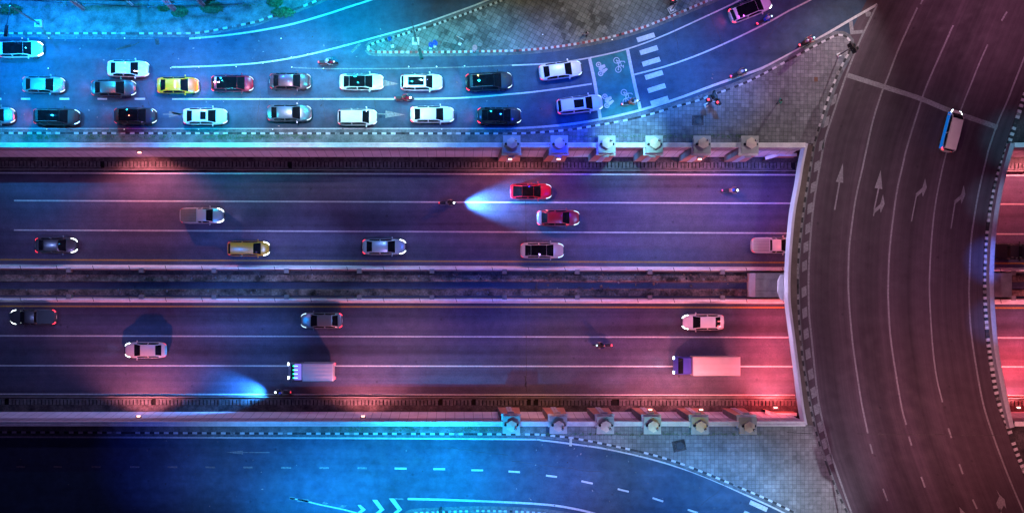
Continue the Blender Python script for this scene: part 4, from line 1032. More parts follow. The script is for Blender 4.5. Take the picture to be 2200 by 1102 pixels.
car('sedan', 690, 688.5, 180, 4.7, 'white sedan with blue white headlights heading left above the box truck', P_SILVER, tail=TAIL, lower=True, group=U2, head=HEADB, beams=60)
car('sedan', 311, 752, 180, 4.7, 'pinkish white sedan with bright headlights heading left in the lower carriageway', P_CREAM, lower=True, group=U2, head=HEAD, beams=110)
car('sedan', 1511.5, 692, 180, 4.7, 'white sedan heading left above the pink cargo truck', P_WHITE, lower=True, group=U2, head=HEAD, beams=40)
# van on the bridge
car('van', 2045, 281, 75.5, 4.6, 'beige van with a blue lit side driving up the bridge road', paint('beige', (.85, .74, .60), .0, .5), head=HEAD, tail=TAIL, cat='van', W_=1.42, beams=20)
bpy.context.view_layer.update()
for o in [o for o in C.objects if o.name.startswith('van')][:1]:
    q = MB(); q.grid([[(-2.1 + 4.0 * i / 6, .72 + .01 * math.sin(j), 0.45 + .27 * j) for j in range(4)] for i in range(7)], emit('blue_lit_side', (.0, .20, .8), .55, (.02, .2, .7))); q.build('lit_side_panel', o)  # blue light on the van's side, painted as a weakly glowing panel
# trucks
def truck(px, py, ang, L, label, cab, box, boxlen, Wd, hbox, cablit=False, ribs=5, beams=40):
    base = W(px, py, ZR + 1.6); t = thing('box_truck', label, 'truck', (base.x, base.y, ZR + .01), R(ang), U2); H = L / 2
    q = MB(); q.box((-H + boxlen / 2, 0, .75), (boxlen, Wd * .8, .25), TRIM); q.box((H - 1.0, 0, .7), (1.9, Wd * .75, .3), TRIM); q.build('chassis', t)
    # cab: rounded block with raked windscreen
    cw = Wd * .94; x0, x1 = H - 1.75, H
    rows = []
    for x, zt_, ww in ((x0, 2.2, .95), (x0 + .2, 2.32, 1.0), (x1 - .85, 2.3, 1.0), (x1 - .35, 1.62, 1.0), (x1 - .08, 1.15, .97), (x1, .95, .9)):
        h = cw / 2 * ww; rows.append([(x, -h, .5), (x, -h, 1.1), (x, -h * .98, min(zt_ - .12, 1.9)), (x, -h * .86, zt_ - .02), (x, 0, zt_ + .03), (x, h * .86, zt_ - .02), (x, h * .98, min(zt_ - .12, 1.9)), (x, h, 1.1), (x, h, .5)])
    q = MB(); q.grid(rows, cab); q.face(rows[0][::-1], cab); q.face(rows[-1], cab); cb = q.build('cab', t, smooth=True, recalc=True)
    cb.modifiers.new('crease', 'EDGE_SPLIT').split_angle = R(35)
    q = MB(); q.grid([[(x1 - .8, cw * .42 * s, 2.29), (x1 - .37, cw * .45 * s, 1.68)] for s in (-1, -.5, 0, .5, 1)], GL); q.build('windscreen', t)
    for s in (-1, 1):
        q = MB(); q.grid([[(x1 - 1.5, s * (cw / 2 + .01), z) for z in (1.3, 1.9)], [(x1 - .75, s * (cw / 2 + .01), z) for z in (1.3, 1.9)]], GL); q.build('side_window', t)
        q = MB(); q.box((x1 + .0, s * cw * .40, .95), (.16, .3, .2), HEAD); q.build('headlight', t)
        q = MB(); q.box((-H - .03, s * Wd * .38, .85), (.1, .22, .16), TAIL); q.build('tail_light', t)
        q = MB(); q.box((x1 - .4, s * (cw / 2 + .16), 1.8), (.12, .22, .3), TRIM); q.build('mirror', t)
        for x in (H - 1.1, -H + 1.0):
            q = MB(); q.lathe([(0, 0), (.38, 0), (.42, .04), (.42, .24), (.38, .28), (0, .28)], M_BLACK, (x, s * (Wd / 2 - .2) - .14, .43), 18, 'y'); q.build('wheel', t)
    # cargo box with ribs on the roof
    xb = -H + boxlen / 2; q = MB(); q.box((xb, 0, (.9 + hbox) / 2), (boxlen, Wd, hbox - .9), box); bx = q.build('cargo_box', t)
    bv = bx.modifiers.new('bevel', 'BEVEL'); bv.width = .05; bv.segments = 2
    q = MB()
    for k in range(ribs): q.box((xb, Wd * (-.4 + .8 * k / (ribs - 1)), hbox + .012), (boxlen * .97, .05, .03), box)
    q.build('roof_ribs', bx)
    q = MB()
    for s in (-1, 1): q.box((xb, s * Wd * .495, hbox + .01), (boxlen, .06, .05), M_METAL)
    q.build('roof_rails', bx)
    if cablit:
        q = MB(); q.box((x1 - 1.25, 0, 2.38), (.75, cw * .92, .06), emit('violet_roof_panel', (.25, .2, 1.0), 1.1)); pn = q.build('light_panel', t)
        for k in range(4):
            q = MB(); y = cw * (-.34 + .227 * k); q.box((x1 - 1.0, y, 2.425), (.45, .06, .03), emit('cyan_strip', (.3, .9, 1.0), 3)); q.box((x1 - .76, y, 2.43), (.12, .16, .04), emit('green_strip', (.0, 1.0, .45), 3)); q.build('light_strip', pn)
    M_ = Matrix.Translation(t.location) @ Matrix.Rotation(R(ang), 4, 'Z')
    beam(M_ @ Vector((H + .2, 0, .9)), M_ @ Vector((H + 6, 0, -.2)), 85, (.6, .75, 1.0), beams, .25, .8, 'headlight_beam')
truck(668, 797.5, 180, 5.2, 'white box truck with violet and green lit cab roof', paint('truck_cab', (.3, .33, .4)), paint('truck_box', (.75, .77, .8)), 3.4, 2.05, 2.9, True)
truck(1517, 785, 180, 7.0, 'long cargo truck with pink lit box and blue cab', paint('truck_blue', (.05, .06, .35)), paint('truck_box_warm', (.62, .5, .48)), 5.2, 2.15, 3.0, False, 4, 120)
# ------------------------------------------------------------------ people: one continuous skinned body each
M_HELM = {}
def fabric(name, col): return mat('fabric_' + name, col, .85, var=.12, scale=8)
def skin_body(joints, bones, radii, shirt, trousers, shoe, sleeves=True):
    """joints name -> point; radii name -> (r1, r2). returns a static mesh grown around the skeleton"""
    names = list(joints); me = bpy.data.meshes.new('person'); me.from_pydata([joints[n] for n in names], [(names.index(a), names.index(b_)) for a, b_ in bones], [])
    o = bpy.data.objects.new('person_tmp', me); C.objects.link(o)
    sk = o.modifiers.new('skin', 'SKIN'); sk.use_smooth_shade = True
    if not me.skin_vertices: me.skin_vertices  # layer is made by the modifier
    sub = o.modifiers.new('sub', 'SUBSURF'); sub.levels = 1; sub.render_levels = 1
    lay = me.skin_vertices[0].data if len(me.skin_vertices) else None
    if lay is None:
        bm = bmesh.new(); bm.from_mesh(me); bm.verts.layers.skin.verify(); bm.to_mesh(me); bm.free(); lay = me.skin_vertices[0].data
    for i, n in enumerate(names):
        r = radii.get(n.rstrip('LR'), radii.get(n.rstrip('LR').rstrip('0123456789'), .02)); r = (r, r) if isinstance(r, float) else r
        lay[i].radius = r; lay[i].use_root = (n == 'pelvis')
    bpy.context.view_layer.update(); dg = bpy.context.evaluated_depsgraph_get()
    m2 = bpy.data.meshes.new_from_object(o.evaluated_get(dg)); bpy.data.objects.remove(o)
    m2.materials.clear()
    for m in (shirt, trousers, M_SKIN, shoe): m2.materials.append(m)
    def near(p):
        best = min(names, key=lambda n: (Vector(joints[n]) - p).length); return best
    for f in m2.polygons:
        n = near(f.center); k = 0
        if n.startswith(('hip', 'knee', 'pelvis')): k = 1
        if n.startswith(('ankle', 'toe')): k = 3
        if n.startswith(('hand', 'finger', 'thumb', 'head', 'neck', 'chin', 'wrist')): k = 2
        f.material_index = k; f.use_smooth = True
    return m2
RAD = {'pelvis': (.16, .12), 'belly': (.155, .11), 'chest': (.17, .12), 'neck': .055, 'head': (.085, .10), 'crown': (.075, .085), 'shoulder': .068, 'elbow': .045, 'wrist': .03, 'hand': (.04, .018), 'hip': .088, 'knee': .06, 'ankle': .042, 'toe': (.045, .03),
       'fingera': .009, 'fingerb': .009, 'fingerc': .009, 'fingerd': .008, 'thumb': .010}
def person_mesh(pose, shirt, trousers, shoe):
    J = {}; bones = []
    for n, p in pose.items():
        if n in ('pelvis', 'belly', 'chest', 'neck', 'head', 'crown'): J[n] = p
        else:
            for s, c in ((1, 'L'), (-1, 'R')):
                q = p if isinstance(p[0], (int, float)) else p[0 if s > 0 else 1]; J[n + c] = (q[0], q[1] * s, q[2])
    bones += [('pelvis', 'belly'), ('belly', 'chest'), ('chest', 'neck'), ('neck', 'head'), ('head', 'crown')]
    for c in 'LR':
        bones += [('chest', 'shoulder' + c), ('shoulder' + c, 'elbow' + c), ('elbow' + c, 'wrist' + c), ('wrist' + c, 'hand' + c), ('pelvis', 'hip' + c), ('hip' + c, 'knee' + c), ('knee' + c, 'ankle' + c), ('ankle' + c, 'toe' + c)]
        w_, h_ = Vector(J['wrist' + c]), Vector(J['hand' + c]); d = (h_ - w_).normalized(); up = Vector((0, 0, 1)); sd = d.cross(up)
        if sd.length < .2: sd = Vector((1, 0, 0)).cross(d)
        sd.normalize(); dn = d.cross(sd).normalized()
        if dn.z > 0: dn = -dn
        for f, off, ln in (('fingera', .030, .085), ('fingerb', .010, .095), ('fingerc', -.010, .088), ('fingerd', -.030, .070)):
            a = h_ + sd * off + d * .02; b_ = a + d * ln * .5 + dn * .012; e = b_ + d * ln * .25 + dn * ln * .4
            J[f + '1' + c] = tuple(a); J[f + '2' + c] = tuple(b_); J[f + '3' + c] = tuple(e)
            bones += [('hand' + c, f + '1' + c), (f + '1' + c, f + '2' + c), (f + '2' + c, f + '3' + c)]
        s = 1 if c == 'L' else -1; a = h_ - d * .03 - sd * .045 * 1; b_ = a + d * .04 - sd * .02 + dn * .02
        J['thumb1' + c] = tuple(a); J['thumb2' + c] = tuple(b_); bones += [('hand' + c, 'thumb1' + c), ('thumb1' + c, 'thumb2' + c)]
    return skin_body(J, bones, RAD, shirt, trousers, shoe)
RIDE = dict(pelvis=(-.22, 0, .88), belly=(-.16, 0, 1.06), chest=(-.04, 0, 1.30), neck=(.02, 0, 1.47), head=(.07, 0, 1.58), crown=(.06, 0, 1.68), shoulder=(-.02, .20, 1.38),
            elbow=(.16, .29, 1.14), wrist=(.36, .30, 1.07), hand=(.44, .30, 1.065), hip=(-.16, .11, .86), knee=(.26, .20, .80), ankle=(.14, .19, .40), toe=(.30, .20, .36))
STAND = dict(pelvis=(0, 0, .92), belly=(0, 0, 1.08), chest=(.0, 0, 1.32), neck=(.01, 0, 1.48), head=(.04, 0, 1.60), crown=(.02, 0, 1.70), shoulder=(0, .20, 1.40), elbow=((.06, .26, 1.13), (-.1, .26, 1.13)),
             wrist=((.16, .26, .92), (-.06, .27, .90)), hand=((.19, .26, .85), (-.05, .27, .83)), hip=(0, .10, .88), knee=((.14, .11, .49), (-.06, .11, .49)), ankle=((.10, .11, .09), (-.22, .11, .12)), toe=((.24, .12, .05), (-.08, .12, .05)))
def head_parts(o, helm, helm_m, face=True):
    hx, hz = (.075, 1.62) if helm else (.03, 1.64)
    q = MB()
    if helm:
        q.lathe([(.0, .15), (.06, .145), (.115, .10), (.14, .03), (.14, -.04), (.12, -.11), (.10, -.12)], helm_m, (hx, 0, hz + .02), 16); q.build('helmet', o, smooth=True)
        q = MB(); q.grid([[(hx + .146 * math.cos(a), .146 * math.sin(a), hz + z) for z in (-.04, .05)] for a in [R(-60 + 20 * i) for i in range(7)]], GL); q.build('visor', o, smooth=True)
    else:
        q.lathe([(.0, .115), (.05, .108), (.09, .07), (.10, .01), (.09, -.05)], mat('black_hair', (.01, .009, .008), .6), (hx - .015, 0, hz + .02), 14); q.build('hair', o, smooth=True)
        q = MB(); q.box((.13, 0, 1.60), (.03, .025, .04), M_SKIN, 0, .6); q.build('nose', o)
        for s in (-1, 1):
            q = MB(); q.box((.122, s * .032, 1.625), (.012, .025, .012), M_HOLE); q.build('eye', o); q = MB(); q.box((.03, s * .10, 1.60), (.03, .02, .055), M_SKIN); q.build('ear', o)
        q = MB(); q.box((.125, 0, 1.565), (.012, .045, .012), mat('lips', (.3, .1, .09), .5)); q.build('mouth', o)
def rider(loc, rz, shirt, trousers, helm, label, back=0.0):
    me = person_mesh(RIDE, shirt, trousers, fabric('shoe', (.03, .03, .03))); o = bpy.data.objects.new('person', me); C.objects.link(o)
    o.location = loc + Vector((-back * math.cos(rz), -back * math.sin(rz), .05 if back else 0)); o.rotation_euler = (0, 0, rz)
    o.scale = (1.12,) * 3; tag(o, label, 'person', 'motorcycle riders'); head_parts(o, True, helm); return o
def motorbike(px, py, ang, label, col, who, z=0.0, group='motorcycles on the roads', head=HEADB, tail=TAILB, beamE=0, beamdeg=70, beamc=(.2, .55, 1.0), aim_d=5, tailE=0):
    base = W(px, py, z + .8); t = thing('motorcycle', label, 'motorcycle', (base.x, base.y, z + .01), R(ang), group); t.scale = (1.16,) * 3
    for x, nm in ((.62, 'front_wheel'), (-.62, 'rear_wheel')):
        q = MB(); pr = [(.26, -.045), (.30, -.04), (.315, 0), (.30, .04), (.26, .045), (.24, 0), (.26, -.045)]; q.lathe(pr, M_BLACK, (x, 0, .315), 20, 'y'); w_ = q.build('wheel', t, smooth=True)
        q = MB(); q.lathe([(.0, -.03), (.05, -.03), (.25, -.01), (.25, .01), (.05, .03), (0, .03)], M_METAL, (x, 0, .315), 12, 'y'); q.build('rim', w_)
    rows = []
    for x, w_, zt_, zb in ((-.82, .05, .82, .74), (-.7, .12, .84, .62), (-.4, .15, .80, .45), (-.1, .16, .78, .34), (.12, .14, .82, .34), (.3, .13, .96, .4), (.42, .16, 1.02, .5), (.52, .14, .98, .6), (.6, .08, .88, .72)):
        rows.append([(x, w_ * math.cos(a), (zt_ + zb) / 2 + (zt_ - zb) / 2 * math.sin(a)) for a in [2 * math.pi * k / 10 for k in range(11)]])
    q = MB(); q.grid(rows, col); q.build('body', t, smooth=True)
    q = MB(); q.grid([[(x, y, z_ + .02 - abs(y) * .25) for y in (-w_, -w_ / 2, 0, w_ / 2, w_)] for x, w_, z_ in ((-.72, .1, .86), (-.5, .14, .85), (-.25, .14, .82), (0, .11, .80), (.08, .07, .83))], M_BLACK); q.build('seat', t, smooth=True)
    q = MB(); q.tube((.40, -.34, 1.06), (.46, 0, 1.04), .016, .016, M_DMETAL, 6); q.tube((.40, .34, 1.06), (.46, 0, 1.04), .016, .016, M_DMETAL, 6); q.tube((.46, 0, 1.02), (.62, 0, .32), .03, .03, M_DMETAL, 6); q.build('handlebar', t)
    for s in (-1, 1):
        q = MB(); q.tube((.42, s * .2, 1.06), (.45, s * .27, 1.2), .008, .008, M_DMETAL, 5); q.lathe([(0, -.02), (.055, -.01), (.055, .01), (0, .02)], M_DMETAL, (.45, s * .29, 1.22), 10, 'y'); q.build('mirror', t)
    q = MB(); q.lathe([(0, .05), (.07, .03), (.09, -.01), (.06, -.05)], head, (.60, 0, .95), 12); q.build('headlight', t, smooth=True)
    q = MB(); q.box((-.84, 0, .80), (.09, .17, .08), tail); q.build('tail_light', t)
    q = MB(); q.tube((-.1, -.17, .32), (-.72, -.2, .42), .04, .055, M_METAL, 8); q.build('exhaust', t)
    M_ = Matrix.Translation(t.location) @ Matrix.Rotation(R(ang), 4, 'Z')
    if beamE: beam(M_ @ Vector((.72, 0, .95)), M_ @ Vector((aim_d, 0, -.1)), beamdeg, beamc, beamE, .25, 1.0, 'headlight_beam')
    if tailE: beam(M_ @ Vector((-.95, 0, .8)), M_ @ Vector((-3, 0, .0)), 120, (1, .1, .15), tailE, .1, .7, 'tail_light_glow')
    for i, (sh, tr, he, lab) in enumerate(who):
        rider(Vector(t.location), R(ang), sh, tr, he, lab, .42 * i)
    return t
F = fabric; HW = paint('helmet_white', (.6, .6, .6)); HB = paint('helmet_black', (.02, .02, .02)); HR = paint('helmet_red', (.5, .02, .03)); HBL = paint('helmet_blue', (.02, .08, .5)); HP = paint('helmet_pink', (.6, .2, .3))
JE = F('jeans', (.04, .06, .12)); BK_ = F('black', (.02, .02, .022))
motorbike(704, 134, 0, 'red and white motorcycle under the tip of the paved island', P_RED, [(F('pale_pink', (.55, .35, .4)), BK_, HW, 'person in pale shirt riding alone under the island tip')])
motorbike(868, 211, 0, 'red motorcycle squeezing between two queue lanes with a white headlight', P_RED, [(F('red_jacket', (.4, .02, .04)), BK_, HB, 'person in a red jacket riding between the queue lanes')], head=HEAD, beamE=15)
motorbike(1355, 220.5, 12, 'white scooter stopped on the green box past the painted bicycles', P_WHITE, [(F('orange_jacket', (.6, .13, .05)), BK_, HB, 'person in an orange jacket on the scooter at the green box')])
motorbike(1588, 157.5, 22, 'motorcycle with glowing red tail light riding along the plaza kerb', P_BLUE, [(F('brown_jacket', (.25, .12, .09)), JE, HW, 'person in a brown jacket riding by the plaza kerb')], tail=TAIL, tailE=20)
motorbike(1644, 43, 27, 'blue motorcycle below the white car leaving at the top', P_BLUE, [(F('blue_shirt', (.02, .08, .6)), BK_, HW, 'person in a bright blue shirt riding below the white car')], tail=TAIL)
motorbike(1735, 89, 27, 'motorcycle carrying two people near the plaza tip', paint('teal', (.03, .25, .25)), [(F('dark_red_shirt', (.3, .02, .05)), JE, HP, 'person steering the motorcycle that carries two near the plaza tip'), (F('olive', (.08, .10, .04)), BK_, HW, 'person sitting behind the driver near the plaza tip')], tail=TAIL)
LG = dict(group='motorcycles on the roads', z=ZR)
motorbike(962, 436, 0, 'motorcycle throwing a blue beam towards the red car in the underpass', P_BLACK, [(F('grey_shirt', (.15, .15, .17)), BK_, HB, 'person riding behind the red car in the underpass')], head=HEAD, beamE=62000, beamdeg=54, beamc=(.07, .34, 1.0), aim_d=6.5, **LG)
motorbike(1570, 409.5, 0, 'motorcycle alone in the top underpass lane near the bridge', P_BLACK, [(F('faded_red', (.35, .12, .1)), JE, HBL, 'person riding alone in the top underpass lane')], head=HEAD, beamE=60, beamc=(.15, .2, 1.0), **LG)
motorbike(1295, 741.5, 180, 'motorcycle heading left before the pink cargo truck with red tail light', P_BLACK, [(F('navy', (.02, .03, .12)), BK_, HB, 'person riding left before the pink cargo truck')], tail=TAIL, beamE=10, **LG)
motorbike(606, 842, 180, 'motorcycle by the lower kerb throwing a strong blue beam left', P_BLACK, [(F('dark_grey', (.07, .07, .08)), BK_, HBL, 'person riding close to the lower underpass kerb')], head=HEAD, beamE=42000, beamdeg=58, beamc=(.03, .28, 1.0), aim_d=6.5, **LG)
# pedestrian on the plaza
me = person_mesh(STAND, F('green_shirt', (.05, .45, .25)), F('green_trousers', (.05, .25, .18)), F('shoe', (.03, .03, .03)))
o = bpy.data.objects.new('person', me); C.objects.link(o); p = W(1675, 218, 1); o.location = (p.x, p.y, .15); o.rotation_euler = (0, 0, R(200)); tag(o, 'person in green clothes walking across the paved plaza', 'person'); head_parts(o, False, None)
me = person_mesh(STAND, F('white_shirt', (.55, .5, .5)), BK_, F('shoe', (.03, .03, .03)))
o = bpy.data.objects.new('person', me); C.objects.link(o); p = W(1258, 74, 1); o.location = (p.x, p.y, .15); o.rotation_euler = (0, 0, R(120)); tag(o, 'person in a white shirt standing on the paved island near its red kerb', 'person'); head_parts(o, False, None)
# ------------------------------------------------------------------ street furniture
def street_lamp(bx, by, tx, ty, hx_, hy, z, label):
    b0 = W(bx, by, .15); top = W(tx, ty, z); t = thing('street_lamp', label, 'street lamp', (b0.x, b0.y, .15), 0, 'street lamps on the north side'); o0 = b0
    q = MB(); q.box((0, 0, .2), (.75, .75, .4), M_CONC); q.box((0, 0, .43), (.4, .4, .06), M_METAL); q.build('footing', t)
    tp = top - o0; q = MB(); q.tube((0, 0, .4), (0, 0, z - .15), .11, .06, M_METAL, 12); q.build('pole', t)
    hd = W(hx_, hy, z) - o0; q = MB(); q.tube((0, 0, z - .2), (hd.x, hd.y, z + .1), .045, .035, M_DMETAL, 8)
    back = -Vector((hd.x, hd.y, 0)) * .25; q.tube((0, 0, z - .2), (back.x, back.y, z - .25), .04, .03, M_DMETAL, 8); q.build('arm', t)
    d = Vector((hd.x, hd.y, 0)).normalized(); a = math.atan2(d.y, d.x); q = MB(); q.box((hd.x + d.x * .45, hd.y + d.y * .45, z + .12), (1.15, .34, .16), M_DMETAL, a, .8); h = q.build('lamp_head', t)
    q = MB(); q.box((hd.x + d.x * .45, hd.y + d.y * .45, z + .03), (.9, .26, .03), emit('cyan_lamp_glass', (.3, .8, 1.0), 20), a); q.build('lamp_glass', h); return t
street_lamp(893, 90, 890, 58, 901, 108, 8.0, 'slim street lamp on a concrete footing in the paved island')
street_lamp(84, 52, 22, 10, 16, 58, 8.6, 'street lamp leaning over the road in the far upper left')
def signal(px, py, z, ang, label, heads, h=3.3, lit=(1.0, .03, .05)):
    b0 = W(px, py, z); t = thing('traffic_light', label, 'traffic light', (b0.x, b0.y, z), R(ang), 'traffic lights')
    q = MB(); q.tube((0, 0, 0), (0, 0, h), .07, .055, M_CONC2, 10); q.box((0, 0, .05), (.4, .4, .1), M_CONC); q.build('pole', t)
    for dx, dy, w_, hh, bright in heads:
        q = MB(); q.tube((0, 0, h - .4), (dx, dy, h - .3), .03, .03, M_CONC, 6); q.box((dx, dy, h - .15), (.18, w_, hh), M_DMETAL); q.box((dx - .1, dy, h - .15), (.02, w_ * 1.5, hh * 1.15), M_BLACK)
        for k in range(3): q.box((dx + .2, dy, h - .15 + hh * (.42 - .3 * k)), (.25, w_ * .7, .02), M_BLACK)
        hd_ = q.build('signal_head', t)
        q = MB(); q.lathe([(0, .10), (.07, .08), (.11, 0)], emit('red_signal', lit, 7) if bright else M_BLACK, (dx + .2, dy, h - .15 + hh * .52), 12); q.build('red_lens', hd_)
    return t
signal(1517, 227, .15, 200, 'traffic light with two heads and red lenses beside the plaza kerb', [(.25, -.25, .45, 1.0, True), (-.55, .35, .42, 1.0, True), (-.4, -.4, .75, 1.1, False)])
signal(1802, 119, .15, 25, 'traffic light on the rounded plaza tip casting a long shadow', [(.3, .15, .5, 1.1, False), (.45, -.3, .5, 1.1, False)], 3.6)
signal(1443, 21, .15, 110, 'traffic light with a red lens at the upper end of the island', [(.2, .35, .5, 1.1, True), (.5, -.3, .5, 1.1, False)], 3.0)
signal(1806, 1128, .15, 60, 'traffic light at the lower end of the southern plaza', [(.3, .2, .6, 1.3, False), (-.3, 0, .45, 1.0, False)], 5.5)
q = W(1443, 22, .15); t = thing('signal_base', 'square white metal base frame beside the upper island traffic light', 'base frame', (q.x, q.y, .15), R(30))
for a in range(4):
    b_ = MB(); b_.box((.33 * math.cos(a * math.pi / 2), .33 * math.sin(a * math.pi / 2), .06), (.08, .72, .12), M_KW, a * math.pi / 2); b_.build('frame_bar', t)
def sign(px, py, ang, label, h, shape, face, back=M_METAL, z=.15, cat='sign', tilt=0):
    b0 = W(px, py, z); t = thing('road_sign', label, cat, (b0.x, b0.y, z), R(ang), 'road signs')
    q = MB(); q.tube((0, 0, 0), (0, 0, h + .3), .035, .035, M_METAL, 8); q.box((0, 0, .06), (.3, .3, .12), M_CONC); q.build('post', t)
    q = MB()
    if shape == 'disc': q.lathe([(0, -.012), (.32, -.012), (.32, .012), (0, .014)], face, (.05, 0, 0), 20); 
    else: q.box((.05, 0, 0), (.65, .85, .03), face)
    o = q.build('sign_plate', t); o.location = (0.04, 0, h); o.rotation_euler = (0, R(90 - tilt), 0); return t
sign(925, 103, 0, 'blue round keep side sign on the island near the red kerb', 1.6, 'disc', mat('sign_blue', (.02, .08, .45), .4), tilt=55)
sign(934, 100, 20, 'second blue round sign touching the first on the island', 1.8, 'disc', mat('sign_blue', (.02, .08, .45), .4), tilt=50)
sign(1018, 108, -20, 'round white and red sign by the island kerb', 1.4, 'disc', mat('sign_white_red', (.5, .25, .25), .5), tilt=55)
sign(988, 95, 60, 'white rectangular sign casting a square shadow on the island', 3.0, 'rect', M_CONC, tilt=5)
sign(843, 100, 100, 'slim post with a dark box near the island tip', 2.2, 'rect', M_DMETAL, tilt=10)
q = W(837, 84, 2.6); t = thing('solar_panel_post', 'small blue solar panel on a post by the island tip', 'solar panel', (q.x, q.y, .15), R(15))
b_ = MB(); b_.tube((0, 0, 0), (0, 0, 2.4), .04, .04, M_METAL, 8); b_.build('post', t); b_ = MB(); b_.box((0, 0, 2.5), (.36, .46, .04), mat('solar_blue', (.01, .06, .22), .2)); b_.box((-.3, -.05, 2.42), (.2, .4, .16), M_DMETAL); b_.build('panel', t)
q = W(946, 1099, 3); t = thing('standing_sign_box', 'dark sign box standing on the white kerb at the lower edge', 'sign', (q.x, q.y, .1), 0)
b_ = MB(); b_.tube((0, 0, 0), (0, 0, 2.5), .05, .05, M_DMETAL, 8); b_.build('post', t); b_ = MB(); b_.box((0, 0, 2.8), (.36, .5, .9), M_DMETAL); b_.build('sign_box', t)  # plain dark sign box on a post, no signal
q = W(1226, 947, .1); t = thing('gutter_plate', 'pale narrow plate laid from the kerb across the white line', 'plate', (q.x, q.y, .05), R(-3))
b_ = MB(); b_.box((0, -.1, .1), (.28, .85, .07), mat('pale_plate', (.5, .48, .36), .7)); b_.build('plate', t); b_ = MB(); b_.box((0, .38, .18), (.5, .2, .12), M_KW); b_.build('lip', t)
# utility poles and cables on the northern bank
def pole(px, py, r, label, m, h=14):
    b0 = W(px, py, .15); t = thing('utility_pole', label, 'utility pole', (b0.x, b0.y, .15), 0, 'utility poles on the northern bank')
    q = MB(); q.tube((0, 0, 0), (0, 0, h), r, r * .75, m, 12); q.build('shaft', t); q = MB()
    q.tube((r * .95, 0, 0), (r * .8, 0, h), .03, .03, M_CONC, 6); q.tube((r * .6, -r * .8, 0), (r * .5, -r * .65, h), .025, .025, M_DMETAL, 6); q.build('conduit', t); return t
M_POLE = mat('pinkish_pole_concrete', (.55, .22, .24), .8, var=.3, scale=3)
pole(178, 19, .24, 'pinkish round pole nearest the street lamp on the northern bank', M_POLE); pole(284, 11, .13, 'thin white pole between the pinkish poles', M_CONC)
pole(376, 22, .30, 'thickest pinkish pole rising from green weeds on the bank', M_POLE); pole(439, 14, .24, 'pinkish pole rightmost of the row with weeds around its foot', M_POLE); pole(2, 18, .2, 'pale pole in the corner at the upper left', M_CONC)
wires = [((-40, -2), (60, 1), (200, 8), (318, 15), (400, 3), (470, 0)), ((100, 1), (260, 2), (420, -2)), ((330, 3), (400, 12), (520, 8)), ((-40, 0), (200, 0), (500, 0))]
for i, w_ in enumerate(wires):
    c = [W(x, y, 9.5) for x, y in w_]; q = MB(); pts = []
    for a, b2 in zip(c, c[1:]):
        for k in range(6): t_ = k / 6; p = a.lerp(b2, t_); p.z -= .5 * math.sin(math.pi * t_) * .6; pts.append(p)
    pts.append(c[-1])
    for a, b2 in zip(pts, pts[1:]): q.tube(a, b2, .035, .035, M_BLACK, 5, False)
    lab = ['long sagging black cable crossing the upper left edge', 'short black cable above the pinkish poles', 'black cable running right from the crossbar', 'straight black cable along the very top left edge'][i]
    tag(q.build('cable'), lab, 'cable', 'cables over the northern bank')
for x, y in ((142, 10), (319, 16)):
    p = W(x, y, 9.5); q = MB(); q.tube((p.x, p.y, 9.5), (p.x, p.y + 1.6, 9.6), .05, .05, M_BLACK, 6); q.box((p.x, p.y, 9.5), (.16, .16, .2), M_BLACK)
    tag(q.build('cable_bracket'), 'black cable bracket %s' % ('left of the first pinkish pole' if x < 200 else 'between the white pole and the thickest pinkish pole'), 'bracket', 'cable brackets')
# weeds and shrubs: many small leaf faces
def leaves(mb, c, rx, ry, rz_, n, size, rnd, m):
    for i in range(n):
        while True:
            a, b2, d = rnd.uniform(-1, 1), rnd.uniform(-1, 1), rnd.uniform(0, 1)
            if a * a + b2 * b2 + d * d < 1 and rnd.random() < .4 + .6 * (a * a + b2 * b2 + d * d): break
        p = Vector((c[0] + a * rx, c[1] + b2 * ry, c[2] + d * rz_)); s = size * rnd.uniform(.5, 1.3)
        u_ = Vector((rnd.uniform(-1, 1), rnd.uniform(-1, 1), rnd.uniform(-.5, .5))).normalized() * s; v_ = u_.cross(Vector((rnd.uniform(-.5, .5), rnd.uniform(-.5, .5), 1))).normalized() * s * .5
        mb.face([p - u_, p + v_, p + u_, p - v_], m)
M_LEAF2 = mat('lighter_leaf', (.07, .17, .05), .6, var=.3, scale=4)
rnd = random.Random(11)
for px, py, rx, ry, lab in ((386, 26, .9, .6, 'green weedy shrub at the foot of the thickest pinkish pole'), (455, 17, 1.3, .7, 'green weedy shrub right of the rightmost pinkish pole'), (352, 18, .7, .35, 'small low shrub left of the thickest pinkish pole'),
                            (18, 21, 1.6, .6, 'low green shrub in the far upper left corner'), (608, 28, 1.3, .6, 'long green weedy shrub hugging the curved northern kerb'), (590, 6, .9, .5, 'small shrub above the curved northern kerb')):
    p = W(px, py, .3); t = thing('shrub', lab, 'shrub', (p.x, p.y, .15), 0, 'shrubs on the northern bank')
    q = MB(); leaves(q, (0, 0, .1), rx, ry, .7, 420, .13, rnd, M_LEAF); leaves(q, (rx * .2, 0, .15), rx * .8, ry * .8, .6, 160, .11, rnd, M_LEAF2); q.build('foliage', t)
    q = MB()
    for k in range(5): q.tube((0, 0, 0), (rnd.uniform(-.5, .5) * rx, rnd.uniform(-.5, .5) * ry, .5), .02, .008, M_BARK, 5)
    q.build('stems', t)
q = MB()                                        # weeds growing in the verges and gutters
